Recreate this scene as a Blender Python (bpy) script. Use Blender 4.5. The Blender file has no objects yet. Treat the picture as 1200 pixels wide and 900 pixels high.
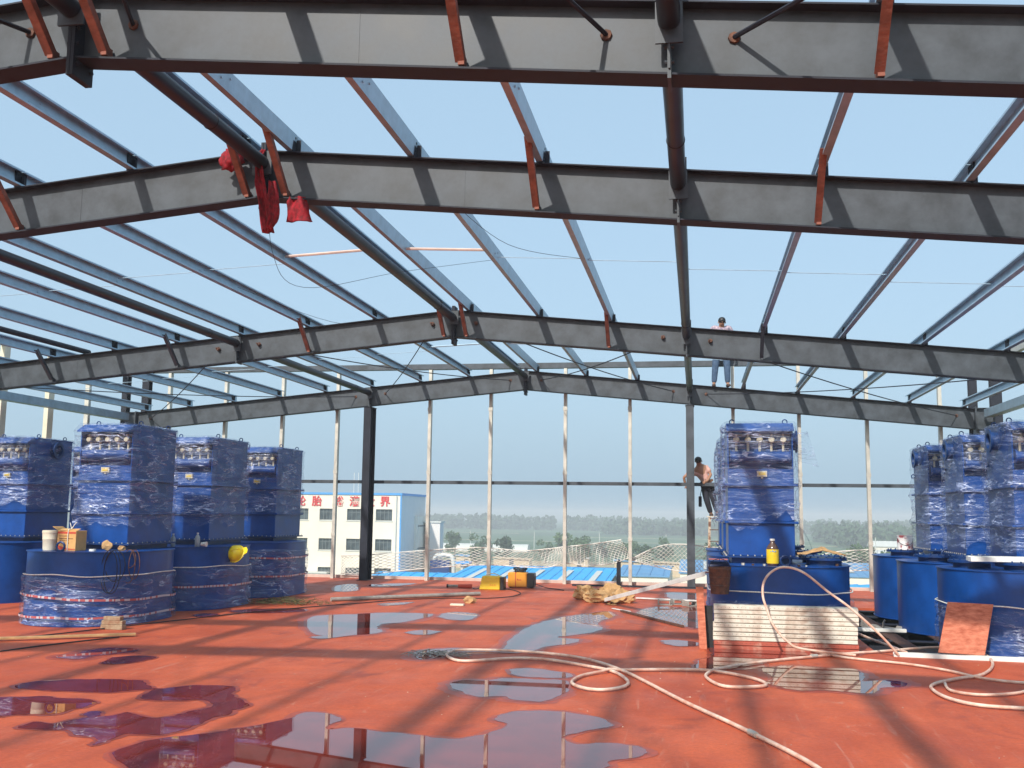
import bpy, bmesh, math, random
from mathutils import Vector, Matrix, noise
random.seed(7)
sc = bpy.context.scene
C = sc.collection
# ------------------------------------------------------------ camera, sky, sun, exposure
cam = bpy.data.cameras.new('camera'); cam_o = bpy.data.objects.new('camera', cam); C.objects.link(cam_o)
cam.sensor_width = 36; cam.sensor_fit = 'HORIZONTAL'; cam.lens = 35.99; cam.clip_start = .05; cam.clip_end = 20000
r_, u_, f_ = Vector((0.98428751, 0.17609637, 0.01296832)), Vector((0.009323, -0.12517161, 0.9920913)), Vector((-0.17632694, 0.97638217, 0.12484659))
m = Matrix((r_, u_, -f_)).transposed().to_4x4(); m.translation = (0, 0, 1.75)
cam_o.matrix_world = m
sc.camera = cam_o
W = bpy.data.worlds.new('World'); sc.world = W; W.use_nodes = True
wn = W.node_tree
sky = wn.nodes.new('ShaderNodeTexSky'); sky.sky_type = 'NISHITA'; sky.sun_disc = False
SUN = Vector((-.37, -1.25, 1.0)).normalized()
sky.sun_elevation = math.asin(SUN.z); sky.sun_rotation = math.atan2(SUN.x, SUN.y)
sky.altitude = 0; sky.air_density = 1.0; sky.dust_density = 5.0; sky.ozone_density = 1.0
bg = wn.nodes['Background']; bg.inputs[1].default_value = 0.15
gm = wn.nodes.new('ShaderNodeMix'); gm.data_type = 'RGBA'; gm.inputs[0].default_value = .8   # even bright haze over the whole sky
gm.inputs[7].default_value = (1.70, 2.46, 3.13, 1)
wn.links.new(sky.outputs[0], gm.inputs[6]); wn.links.new(gm.outputs[2], bg.inputs[0])
sl = bpy.data.lights.new('sun', 'SUN'); sl.energy = 2.5; sl.angle = math.radians(1.3); sl.color = (1, .95, .87)
so = bpy.data.objects.new('sun', sl); C.objects.link(so); so.rotation_euler = SUN.to_track_quat('Z', 'Y').to_euler()
sc.view_settings.view_transform = 'Standard'; sc.view_settings.look = 'None'
sc.view_settings.gamma = 1; sc.view_settings.exposure = 0.86
sc.cycles.volume_bounces = 0; sc.cycles.transparent_max_bounces = 24; sc.cycles.max_bounces = 8

# ------------------------------------------------------------ materials
def mat(name, col, rough=.6, metal=0, var=0, scale=3, bump=0, bscale=30, stretch=(1, 1, 1), col2=None, spec=.5, ior=1.5, coat=0, thr=None):
    M = bpy.data.materials.new(name); M.use_nodes = True; N = M.node_tree; b = N.nodes['Principled BSDF']
    b.inputs['Base Color'].default_value = (*col, 1); b.inputs['Roughness'].default_value = rough
    b.inputs['Metallic'].default_value = metal; b.inputs['IOR'].default_value = ior
    b.inputs['Specular IOR Level'].default_value = spec; b.inputs['Coat Weight'].default_value = coat
    if var or bump or col2:
        tc = N.nodes.new('ShaderNodeTexCoord'); mp = N.nodes.new('ShaderNodeMapping'); mp.inputs['Scale'].default_value = stretch
        N.links.new(tc.outputs['Object'], mp.inputs[0])
    if var or col2:
        n = N.nodes.new('ShaderNodeTexNoise'); n.inputs['Scale'].default_value = scale; n.inputs['Detail'].default_value = 7; n.inputs['Roughness'].default_value = .62
        N.links.new(mp.outputs[0], n.inputs[0])
        rp = N.nodes.new('ShaderNodeValToRGB'); t = thr or (.35, .65)
        rp.color_ramp.elements[0].position = t[0]; rp.color_ramp.elements[1].position = t[1]
        if col2: a, c = col, col2
        else: a = [x * (1 - var) for x in col]; c = [min(1, x * (1 + var)) for x in col]
        rp.color_ramp.elements[0].color = (*a, 1); rp.color_ramp.elements[1].color = (*c, 1)
        N.links.new(n.outputs[0], rp.inputs[0]); N.links.new(rp.outputs[0], b.inputs['Base Color'])
        rm = N.nodes.new('ShaderNodeMapRange'); rm.inputs[3].default_value = max(.02, rough - .1); rm.inputs[4].default_value = min(1, rough + .12)
        N.links.new(n.outputs[0], rm.inputs[0]); N.links.new(rm.outputs[0], b.inputs['Roughness'])
    if bump:
        n2 = N.nodes.new('ShaderNodeTexNoise'); n2.inputs['Scale'].default_value = bscale; n2.inputs['Detail'].default_value = 5
        N.links.new(mp.outputs[0], n2.inputs[0])
        bp = N.nodes.new('ShaderNodeBump'); bp.inputs['Strength'].default_value = bump; bp.inputs['Distance'].default_value = .02
        N.links.new(n2.outputs[0], bp.inputs['Height']); N.links.new(bp.outputs[0], b.inputs['Normal'])
    return M
M = {}
M['steel'] = mat('grey_primer_steel', (.045, .056, .069), .5, var=.38, scale=3.2, bump=.012, bscale=60)
M['steel_dark_and_shade'] = mat('dark_primer_and_flange_shade', (.020, .023, .034), .6, var=.25, scale=3, spec=.25)  # dark steel parts; on rafter flanges this tone is painted-in underside shade
M['rust'] = mat('red_oxide_steel', (.21, .075, .05), .75, var=.35, scale=9, bump=.2)
M['rustdark'] = mat('brown_rust', (.16, .065, .035), .8, col2=(.06, .035, .03), scale=14, bump=.5)
M['galv'] = mat('galvanised_steel', (.34, .48, .58), .40, .30, var=.14, scale=5, stretch=(1, 1, 1), bump=.06)
M['galvstud'] = mat('galvanised_stud', (.52, .50, .44), .5, .35, var=.15, scale=4)
M['cream'] = mat('cream_paint', (.68, .62, .48), .6, var=.08, scale=3)
M['white'] = mat('white_paint', (.72, .72, .68), .5, var=.08, scale=6)
M['blue'] = mat('blue_machine_paint', (.004, .055, .25), .36, var=.22, scale=2.5, bump=.05, bscale=12, spec=.35)
M['bluedark'] = mat('blue_flange_paint', (.004, .034, .14), .42, var=.25, scale=6, spec=.35)
M['black'] = mat('black_rubber', (.015, .015, .017), .6)
M['blackplastic'] = mat('black_plastic', (.02, .02, .022), .4)
M['brass'] = mat('cream_valve_body', (.62, .56, .40), .45, .1, var=.2, scale=30)
M['rope'] = mat('white_rope', (.72, .72, .66), .8, var=.2, scale=60)
M['hose'] = mat('pink_stained_hose', (.62, .33, .23), .5, col2=(.78, .62, .50), scale=7, bump=.1)
M['hosered'] = mat('red_oxide_smear', (.5, .14, .09), .5, var=.3, scale=12)
M['kraft'] = mat('kraft_cardboard', (.45, .27, .12), .85, var=.2, scale=8, bump=.3)
M['carton'] = mat('orange_carton', (.62, .34, .12), .75, var=.1, scale=6)
M['cartonred'] = mat('carton_red_print', (.5, .06, .03), .7)
M['ink'] = mat('dark_print', (.12, .03, .02), .8)
M['yellow'] = mat('yellow_enamel', (.75, .52, .02), .4, var=.06, scale=5)
M['orange'] = mat('orange_enamel', (.72, .30, .03), .4, var=.06, scale=5)
M['helmet'] = mat('yellow_helmet_shell', (.80, .60, .01), .3)
M['redcloth'] = mat('red_cloth', (.24, .006, .014), .85, var=.5, scale=18, bump=.6, bscale=25)
M['skin'] = mat('skin', (.35, .18, .11), .6, var=.1, scale=20)
M['hair'] = mat('black_hair', (.012, .01, .01), .5)
M['jeans'] = mat('blue_denim', (.035, .07, .13), .85, col2=(.07, .12, .20), scale=14, bump=.4)
M['darkcloth'] = mat('dark_trousers', (.02, .022, .035), .85, var=.3, scale=14, bump=.4)
M['pinkshirt'] = mat('faded_pink_shirt', (.62, .36, .30), .85, var=.12, scale=12, bump=.4)
M['plaid'] = mat('pale_checked_shirt', (.55, .42, .45), .85, col2=(.12, .12, .2), scale=26)
M['leather'] = mat('brown_leather', (.22, .09, .04), .6, var=.3, scale=20)
M['wood'] = mat('weathered_plywood', (.36, .08, .035), .75, col2=(.62, .21, .12), scale=8, bump=.25, stretch=(1, 1, 3))
M['debris'] = mat('dry_straw', (.10, .09, .03), .9, var=.5, scale=20)
M['kerb'] = mat('pale_flashing', (.55, .42, .36), .6, var=.15, scale=3)
M['pit'] = mat('dark_underdeck', (.02, .02, .022), .8)
M['bluer'] = mat('bright_blue_sheet_roof', (.012, .36, .74), .45, var=.12, scale=.3)
M['blueroof2'] = mat('pale_blue_sheet_roof', (.10, .27, .48), .5, var=.15, scale=.3)
M['bwall'] = mat('cream_render', (.74, .67, .56), .8, var=.05, scale=.4)
M['bside'] = mat('pale_blue_cladding', (.68, .64, .60), .7, var=.05, scale=.4)
M['trimblue'] = mat('blue_trim', (.06, .28, .60), .5)
M['signred'] = mat('red_sign_letters', (.62, .03, .035), .5)
M['winframe'] = mat('window_frame', (.55, .56, .52), .5)
M['winbar'] = mat('window_bars', (.16, .18, .18), .5)
M['glass'] = mat('dark_window_glass', (.06, .08, .09), .08, var=.5, scale=.6)
M['tan'] = mat('tan_brick_and_bare_earth', (.50, .40, .26), .9, col2=(.30, .30, .17), scale=.06)
M['tanwall'] = mat('tan_wall', (.52, .42, .28), .9, var=.1, scale=.3)
M['bark'] = mat('bark', (.10, .07, .05), .9)
M['leaf'] = mat('tree_leaves', (.035, .075, .028), .8, col2=(.075, .13, .045), scale=.35)
M['leaf2'] = mat('far_wood_leaves', (.03, .065, .035), .85, col2=(.06, .11, .05), scale=.05)
M['greyfloor'] = mat('grey_concrete_scrap', (.30, .28, .25), .8, var=.2, scale=12, bump=.4)
M['net'] = mat('white_net_cord', (.74, .72, .66), .8)
M['liquid'] = mat('dark_amber_bottle', (.10, .05, .03), .15, spec=.8)
M['paintcan'] = mat('splashed_paint_can', (.72, .70, .68), .4, col2=(.30, .05, .06), scale=8, thr=(.5, .6))
M['panelcream'] = mat('dusty_white_coated_steel', (.70, .66, .56), .5, col2=(.40, .27, .19), scale=6, thr=(.46, .72), bump=.1)
M['clay'] = mat('clay_brick', (.26, .13, .07), .85, col2=(.36, .28, .18), scale=12, bump=.5)

def floor_material():
    Mx = bpy.data.materials.new('red_painted_deck'); Mx.use_nodes = True; N = Mx.node_tree; L = N.links; b = N.nodes['Principled BSDF']
    tc = N.nodes.new('ShaderNodeTexCoord')
    def nz(s, d=6, st=(1, 1, 1), dist=0):
        mp = N.nodes.new('ShaderNodeMapping'); mp.inputs['Scale'].default_value = st; L.new(tc.outputs['Object'], mp.inputs[0])
        n = N.nodes.new('ShaderNodeTexNoise'); n.inputs['Scale'].default_value = s; n.inputs['Detail'].default_value = d; n.inputs['Roughness'].default_value = .6; n.inputs['Distortion'].default_value = dist
        L.new(mp.outputs[0], n.inputs[0]); return n
    def ramp(n, p0, c0, p1, c1):
        r = N.nodes.new('ShaderNodeValToRGB'); e = r.color_ramp.elements; e[0].position = p0; e[1].position = p1; e[0].color = (*c0, 1); e[1].color = (*c1, 1); L.new(n.outputs[0], r.inputs[0]); return r
    def mix(t, f, a, b2):
        x = N.nodes.new('ShaderNodeMix'); x.data_type = 'RGBA'; x.blend_type = t
        if isinstance(f, float): x.inputs[0].default_value = f
        else: L.new(f, x.inputs[0])
        L.new(a, x.inputs[6]); L.new(b2, x.inputs[7]); return x
    big = ramp(nz(.55, 5, dist=.6), .3, (.45, .066, .017), .7, (.62, .118, .038))
    mid = ramp(nz(2.2, 8, (1, .35, 1)), .25, (.76, .72, .72), .75, (1.14, 1.2, 1.22))
    m1 = mix('MULTIPLY', 1.0, big.outputs[0], mid.outputs[0])
    fine = ramp(nz(26, 6), .3, (.86, .84, .84), .7, (1.1, 1.12, 1.12))
    m2 = mix('MULTIPLY', 1.0, m1.outputs[2], fine.outputs[0])
    # chalky pale scuffs and dark damp stains
    sc_ = ramp(nz(6, 9, (1, .5, 1), 1.5), .63, (0, 0, 0), .72, (.6, .6, .6))
    pale = N.nodes.new('ShaderNodeRGB'); pale.outputs[0].default_value = (.58, .24, .15, 1)
    m3 = mix('MIX', sc_.outputs[0], m2.outputs[2], pale.outputs[0])
    st_ = ramp(nz(1.3, 9, (1, .6, 1), 1.0), .57, (0, 0, 0), .68, (.6, .6, .6))
    dk = N.nodes.new('ShaderNodeRGB'); dk.outputs[0].default_value = (.22, .035, .022, 1)
    m4 = mix('MIX', st_.outputs[0], m3.outputs[2], dk.outputs[0])
    # grit: dark specks and pale flecks, and long drag marks
    g1 = ramp(nz(95, 3), .60, (0, 0, 0), .68, (.7, .7, .7)); m5 = mix('MIX', g1.outputs[0], m4.outputs[2], dk.outputs[0])
    g2 = ramp(nz(60, 4, (1, 1.3, 1), .4), .66, (0, 0, 0), .72, (.65, .65, .65)); m6 = mix('MIX', g2.outputs[0], m5.outputs[2], pale.outputs[0])
    dr = ramp(nz(3.2, 8, (3.5, .25, 1), .8), .60, (0, 0, 0), .72, (.35, .35, .35)); dust = N.nodes.new('ShaderNodeRGB'); dust.outputs[0].default_value = (.55, .30, .22, 1)
    m7 = mix('MIX', dr.outputs[0], m6.outputs[2], dust.outputs[0])
    dr2 = ramp(nz(2.1, 8, (.22, 3.0, 1), .8), .60, (0, 0, 0), .72, (.30, .30, .30)); m8 = mix('MIX', dr2.outputs[0], m7.outputs[2], dk.outputs[0])
    L.new(m8.outputs[2], b.inputs['Base Color'])
    rr = ramp(nz(1.7, 7), .3, (.5,) * 3, .7, (.78,) * 3); L.new(rr.outputs[0], b.inputs['Roughness'])
    bp = N.nodes.new('ShaderNodeBump'); bp.inputs['Strength'].default_value = .35; bp.inputs['Distance'].default_value = .01
    L.new(nz(9, 8).outputs[0], bp.inputs['Height']); L.new(bp.outputs[0], b.inputs['Normal'])
    return Mx
M['floor'] = floor_material()
M['damp'] = mat('damp_red_deck', (.30, .042, .018), .36, var=.25, scale=7)
M['water'] = mat('standing_water_on_red_deck', (.20, .027, .018), .012, ior=1.36, spec=.55, var=.18, scale=3)
for l in list(M['water'].node_tree.links):
    if l.to_socket.name == 'Roughness': M['water'].node_tree.links.remove(l)

def film_material():
    Mx = bpy.data.materials.new('clear_stretch_film'); Mx.use_nodes = True; N = Mx.node_tree; L = N.links; b = N.nodes['Principled BSDF']
    b.inputs['Base Color'].default_value = (.42, .50, .74, 1); b.inputs['Roughness'].default_value = .24; b.inputs['Specular IOR Level'].default_value = 1.0
    tr = N.nodes.new('ShaderNodeBsdfTransparent'); tr.inputs[0].default_value = (.95, .96, .97, 1)
    mx = N.nodes.new('ShaderNodeMixShader'); out = N.nodes['Material Output']
    tc = N.nodes.new('ShaderNodeTexCoord'); geo = N.nodes.new('ShaderNodeObjectInfo')
    ad = N.nodes.new('ShaderNodeVectorMath'); ad.operation = 'ADD'; L.new(tc.outputs['Object'], ad.inputs[0])
    rnd = N.nodes.new('ShaderNodeVectorMath'); rnd.operation = 'SCALE'; L.new(geo.outputs['Location'], rnd.inputs[0]); rnd.inputs[3].default_value = .37; L.new(rnd.outputs[0], ad.inputs[1])
    def nz(sc, rot, s, det, dist, rough=.6):
        mp = N.nodes.new('ShaderNodeMapping'); mp.inputs['Scale'].default_value = sc; mp.inputs['Rotation'].default_value = rot; L.new(ad.outputs[0], mp.inputs[0])
        n = N.nodes.new('ShaderNodeTexNoise'); n.inputs['Scale'].default_value = s; n.inputs['Detail'].default_value = det; n.inputs['Roughness'].default_value = rough; n.inputs['Distortion'].default_value = dist
        L.new(mp.outputs[0], n.inputs[0]); return n
    def math_(op, a, c=None, clamp=False):
        x = N.nodes.new('ShaderNodeMath'); x.operation = op; x.use_clamp = clamp
        for i, v in enumerate((a, c)):
            if v is None: continue
            if isinstance(v, (int, float)): x.inputs[i].default_value = v
            else: L.new(v, x.inputs[i])
        return x.outputs[0]
    def crease(n, w):                                     # thin bright ridge where the noise crosses its middle
        d = math_('ABSOLUTE', math_('SUBTRACT', n.outputs[0], .5)); r = N.nodes.new('ShaderNodeMapRange'); r.inputs[1].default_value = 0; r.inputs[2].default_value = w; r.inputs[3].default_value = 1; r.inputs[4].default_value = 0; L.new(d, r.inputs[0]); return r.outputs[0]
    a = nz((.8, .8, 4.2), (.45, .3, 0), 1.9, 3, .35, .5); c2 = nz((.9, .9, 5.5), (-.4, -.3, 0), 2.6, 3, .4, .5); c3 = nz((1, 1, 2.2), (.9, .2, 0), 5, 4, .5)
    patch = nz((1, 1, 1), (0, 0, 0), 1.7, 2, .3)
    pm = N.nodes.new('ShaderNodeMapRange'); pm.inputs[1].default_value = .40; pm.inputs[2].default_value = .60; pm.inputs[3].default_value = .28; pm.inputs[4].default_value = 1; L.new(patch.outputs[0], pm.inputs[0])
    cr = math_('ADD', math_('MULTIPLY', crease(a, .024), .78), math_('MULTIPLY', crease(c2, .018), .42)); cr = math_('ADD', cr, math_('MULTIPLY', crease(c3, .02), .14))
    mil = N.nodes.new('ShaderNodeMapRange'); mil.inputs[1].default_value = .48; mil.inputs[2].default_value = .75; mil.inputs[3].default_value = .02; mil.inputs[4].default_value = .34; L.new(a.outputs[0], mil.inputs[0])
    fac = math_('MULTIPLY', math_('ADD', cr, mil.outputs[0]), pm.outputs[0], True); fac = math_('MINIMUM', math_('ADD', fac, .045), .9)
    h = math_('ADD', math_('ADD', a.outputs[0], math_('MULTIPLY', c2.outputs[0], .7)), math_('MULTIPLY', c3.outputs[0], .25))
    bp = N.nodes.new('ShaderNodeBump'); bp.inputs['Strength'].default_value = 1; bp.inputs['Distance'].default_value = .09; L.new(h, bp.inputs['Height']); L.new(bp.outputs[0], b.inputs['Normal'])
    L.new(fac, mx.inputs[0]); L.new(tr.outputs[0], mx.inputs[1]); L.new(b.outputs[0], mx.inputs[2]); L.new(mx.outputs[0], out.inputs[0])
    return Mx
M['film'] = film_material()
def field_material():
    Mx = bpy.data.materials.new('green_fields'); Mx.use_nodes = True; N = Mx.node_tree; L = N.links; b = N.nodes['Principled BSDF']; b.inputs['Roughness'].default_value = .9
    tc = N.nodes.new('ShaderNodeTexCoord'); mp = N.nodes.new('ShaderNodeMapping'); mp.inputs['Scale'].default_value = (.35, 1, 1); mp.inputs['Rotation'].default_value = (0, 0, .12); L.new(tc.outputs['Object'], mp.inputs[0])
    v = N.nodes.new('ShaderNodeTexVoronoi'); v.inputs['Scale'].default_value = .012; L.new(mp.outputs[0], v.inputs[0])
    r = N.nodes.new('ShaderNodeValToRGB'); e = r.color_ramp.elements; e[0].color = (.055, .13, .05, 1); e[1].color = (.11, .20, .09, 1); e.new(.5).color = (.075, .17, .06, 1)
    sp = N.nodes.new('ShaderNodeSeparateColor'); L.new(v.outputs['Color'], sp.inputs[0]); L.new(sp.outputs[0], r.inputs[0])
    n = N.nodes.new('ShaderNodeTexNoise'); n.inputs['Scale'].default_value = .03; n.inputs['Detail'].default_value = 8; L.new(mp.outputs[0], n.inputs[0])
    mx = N.nodes.new('ShaderNodeMix'); mx.data_type = 'RGBA'; mx.blend_type = 'MULTIPLY'; mx.inputs[0].default_value = .5; L.new(r.outputs[0], mx.inputs[6]); L.new(n.outputs['Color'], mx.inputs[7]); L.new(mx.outputs[2], b.inputs['Base Color'])
    return Mx
M['field'] = field_material()

# ------------------------------------------------------------ mesh helpers
class MB:
    def __init__(s): s.v = []; s.f = []; s.mi = []
    def add(s, vs, fs, mi=0):
        o = len(s.v); s.v += [tuple(x) for x in vs]; s.f += [tuple(i + o for i in f) for f in fs]; s.mi += [mi] * len(fs); return s
    def box(s, x0, x1, y0, y1, z0, z1, mi=0):
        return s.hexa([(x0, y0, z0), (x1, y0, z0), (x1, y1, z0), (x0, y1, z0), (x0, y0, z1), (x1, y0, z1), (x1, y1, z1), (x0, y1, z1)], mi)
    def hexa(s, p, mi=0):
        return s.add(p, [(0, 3, 2, 1), (4, 5, 6, 7), (0, 1, 5, 4), (1, 2, 6, 5), (2, 3, 7, 6), (3, 0, 4, 7)], mi)
    def shear(s, x0, z0, x1, z1, t, y0, y1, mi=0):          # slab in xz, top edge z0..z1, vertical thickness t
        return s.hexa([(x0, y0, z0 - t), (x1, y0, z1 - t), (x1, y1, z1 - t), (x0, y1, z0 - t), (x0, y0, z0), (x1, y0, z1), (x1, y1, z1), (x0, y1, z0)], mi)
    def bar(s, a, b, w, h, up=(0, 0, 1), mi=0):
        a, b = Vector(a), Vector(b); d = (b - a).normalized(); up = Vector(up)
        sx = d.cross(up)
        if sx.length < 1e-4: sx = d.cross(Vector((1, 0, 0)))
        sx.normalize(); uz = sx.cross(d); X = sx * w / 2; Z = uz * h / 2
        return s.add([a - X - Z, a + X - Z, a + X + Z, a - X + Z, b - X - Z, b + X - Z, b + X + Z, b - X + Z],
                     [(0, 1, 2, 3), (7, 6, 5, 4), (1, 0, 4, 5), (2, 1, 5, 6), (3, 2, 6, 7), (0, 3, 7, 4)], mi)
    def tube(s, pts, r, n=8, mi=0, cap=True):
        pts = [Vector(p) for p in pts]; R = r if isinstance(r, (list, tuple)) else [r] * len(pts)
        o = len(s.v); prev = None
        for i, p in enumerate(pts):
            d = (pts[min(i + 1, len(pts) - 1)] - pts[max(i - 1, 0)]).normalized()
            if prev is None:
                a = d.cross(Vector((0, 0, 1)))
                if a.length < .1: a = d.cross(Vector((1, 0, 0)))
            else: a = prev - d * prev.dot(d)
            a.normalize(); prev = a; b = d.cross(a)
            for k in range(n):
                t = 2 * math.pi * k / n; s.v.append(tuple(p + (a * math.cos(t) + b * math.sin(t)) * R[i]))
        for i in range(len(pts) - 1):
            for k in range(n):
                s.f.append((o + i * n + k, o + (i + 1) * n + k, o + (i + 1) * n + (k + 1) % n, o + i * n + (k + 1) % n)); s.mi.append(mi)
        if cap:
            s.f.append(tuple(o + k for k in range(n))); s.f.append(tuple(o + (len(pts) - 1) * n + k for k in reversed(range(n)))); s.mi += [mi, mi]
        return s
    def lathe(s, prof, c=(0, 0, 0), n=24, mi=0, axis='z'):
        o = len(s.v)
        for r, z in prof:
            for k in range(n):
                t = 2 * math.pi * k / n; p = (r * math.cos(t), r * math.sin(t), z)
                if axis == 'y': p = (p[0], p[2], p[1])
                if axis == 'x': p = (p[2], p[0], p[1])
                s.v.append((p[0] + c[0], p[1] + c[1], p[2] + c[2]))
        for i in range(len(prof) - 1):
            for k in range(n):
                s.f.append((o + i * n + k, o + i * n + (k + 1) % n, o + (i + 1) * n + (k + 1) % n, o + (i + 1) * n + k)); s.mi.append(mi)
        s.f.append(tuple(o + k for k in reversed(range(n)))); s.f.append(tuple(o + (len(prof) - 1) * n + k for k in range(n))); s.mi += [mi, mi]
        return s
    def poly(s, pts, z0, z1, mi=0):                        # extrude xy outline
        n = len(pts); o = len(s.v)
        s.v += [(x, y, z0) for x, y in pts] + [(x, y, z1) for x, y in pts]
        s.f.append(tuple(o + i for i in reversed(range(n)))); s.f.append(tuple(o + n + i for i in range(n)))
        for i in range(n): s.f.append((o + i, o + (i + 1) % n, o + n + (i + 1) % n, o + n + i))
        s.mi += [mi] * (n + 2); return s
    def mesh(s, name, mats, smooth=False, bevel=0, fixn=True):
        me = bpy.data.meshes.new(name); me.from_pydata(s.v, [], s.f)
        for mm in (mats if isinstance(mats, (list, tuple)) else [mats]): me.materials.append(M[mm])
        for p, i in zip(me.polygons, s.mi): p.material_index = i
        bm = bmesh.new(); bm.from_mesh(me)
        if fixn: bmesh.ops.recalc_face_normals(bm, faces=bm.faces)
        if bevel:
            es = [e for e in bm.edges if len(e.link_faces) == 2 and e.calc_face_angle(0) > .6]
            bmesh.ops.bevel(bm, geom=es, offset=bevel, segments=1, affect='EDGES', clamp_overlap=True)
        bm.to_mesh(me); bm.free()
        if smooth:
            me.polygons.foreach_set('use_smooth', [True] * len(me.polygons))
            if smooth != 'all':
                try: me.set_sharp_from_angle(angle=math.radians(40))
                except Exception: pass
        return me

def put(name, me, parent=None, loc=(0, 0, 0), rot=(0, 0, 0), label=None, cat=None, group=None, kind=None):
    o = bpy.data.objects.new(name, me); C.objects.link(o); o.location = loc; o.rotation_euler = rot
    if parent: o.parent = parent
    if label: o['label'] = label
    if cat: o['category'] = cat
    if group: o['group'] = group
    if kind: o['kind'] = kind
    return o
def thing(name, loc, label, cat, group=None, rz=0): return put(name, None, None, loc, (0, 0, rz), label, cat, group)
def ico_blob(c, rad, seed, sub=3, amp=.3, freq=3, flat=1):
    bm = bmesh.new(); bmesh.ops.create_icosphere(bm, subdivisions=sub, radius=1)
    for v in bm.verts:
        k = 1 + amp * noise.noise(v.co * freq + Vector((seed * 3.1, seed, 0))) + amp * .5 * noise.noise(v.co * freq * 2.7 + Vector((0, seed * 2.3, seed)))
        v.co = Vector((v.co.x * k * rad[0] + c[0], v.co.y * k * rad[1] + c[1], v.co.z * k * rad[2] + c[2]))
    b = MB(); b.v = [tuple(v.co) for v in bm.verts]; b.f = [tuple(v.index for v in f.verts) for f in bm.faces]; b.mi = [0] * len(b.f); bm.free(); return b
def catmull(P, n=6, closed=False):
    P = [Vector(p) for p in P]; out = []; N = len(P)
    rng = range(N) if closed else range(N - 1)
    for i in rng:
        g = (lambda k: P[k % N]) if closed else (lambda k: P[max(0, min(N - 1, k))])
        a, b, c, d = g(i - 1), g(i), g(i + 1), g(i + 2)
        for k in range(n):
            t = k / n; out.append(.5 * ((2 * b) + (c - a) * t + (2 * a - 5 * b + 4 * c - d) * t * t + (3 * b - a - 3 * c + d) * t ** 3))
    if not closed: out.append(P[-1])
    return out
ORD = ['first', 'second', 'third', 'fourth', 'fifth', 'sixth', 'seventh', 'eighth', 'ninth', 'tenth']
# ------------------------------------------------------------ the setting
# deck of the roof, with an opening on the right where the far tanks stand on beams
X0, X1, Y0, Y1_ = -16.0, 8.0, -9.0, 26.1
HX0, HX1, HY0, HY1 = 2.3, 5.5, 14.45, 21.2
b = MB()
b.box(X0, X1, Y0, HY0, -.2, 0); b.box(X0, HX0, HY0, HY1, -.2, 0); b.box(HX1, X1, HY0, HY1, -.2, 0); b.box(X0, X1, HY1, Y1_, -.2, 0)
put('floor', b.mesh('floor', 'floor'), kind='structure')
b = MB(); b.box(HX0 - .3, HX1 + .3, HY0 - .3, HY1 + .3, -1.6, -1.5)
b.box(HX0 - .32, HX0 - .02, HY0 - .3, HY1 + .3, -1.5, -.201); b.box(HX1 + .02, HX1 + .3, HY0 - .3, HY1 + .3, -1.5, -.201)
b.box(HX0 - .02, HX1 + .02, HY0 - .3, HY0 - .02, -1.5, -.201); b.box(HX0 - .02, HX1 + .02, HY1 + .02, HY1 + .3, -1.5, -.201)
put('roof_opening', b.mesh('roof_opening', 'pit'), kind='structure')
b = MB(); b.box(X0 + .05, X1 - .05, Y0 + .05, Y1_ - .05, -11, -1.65); put('building_under_the_deck', b.mesh('under', 'bside'), None, label='pale blue clad building carrying the red deck', cat='building')
b = MB(); b.box(X0, X1, Y1_, Y1_ + .14, -.3, .075); put('roof_edge_flashing', b.mesh('flashing', 'kerb', bevel=.008), label='pale metal flashing along the far edge of the red deck', cat='flashing')

b = MB(); b.add([(-5000, -800, -11), (5000, -800, -11), (5000, 9000, -11), (-5000, 9000, -11)], [(0, 1, 2, 3)])
put('ground', b.mesh('ground', 'field', fixn=False), kind='structure')
b = MB(); pts = [(-260, 205), (-120, 190), (60, 200), (300, 215), (330, 265), (120, 285), (-60, 275), (-260, 270)]
pp = [(p.x, p.y) for p in catmull([(x, y, 0) for x, y in pts], 6, True)]
b.poly(pp, -10.999, -10.96); put('bare_earth', b.mesh('bare_earth', 'tan'), kind='structure')
for k, (x0, x1, y, w) in enumerate(((-220, 420, 330, 2.2), (-330, 700, 470, 3), (-500, -110, 640, 5), (-60, 500, 560, 3))):
    b = MB(); b.box(x0, x1, y, y + w, -10.998, -10.95); put('field_track', b.mesh('field_track', 'tanwall'), kind='structure')

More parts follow.
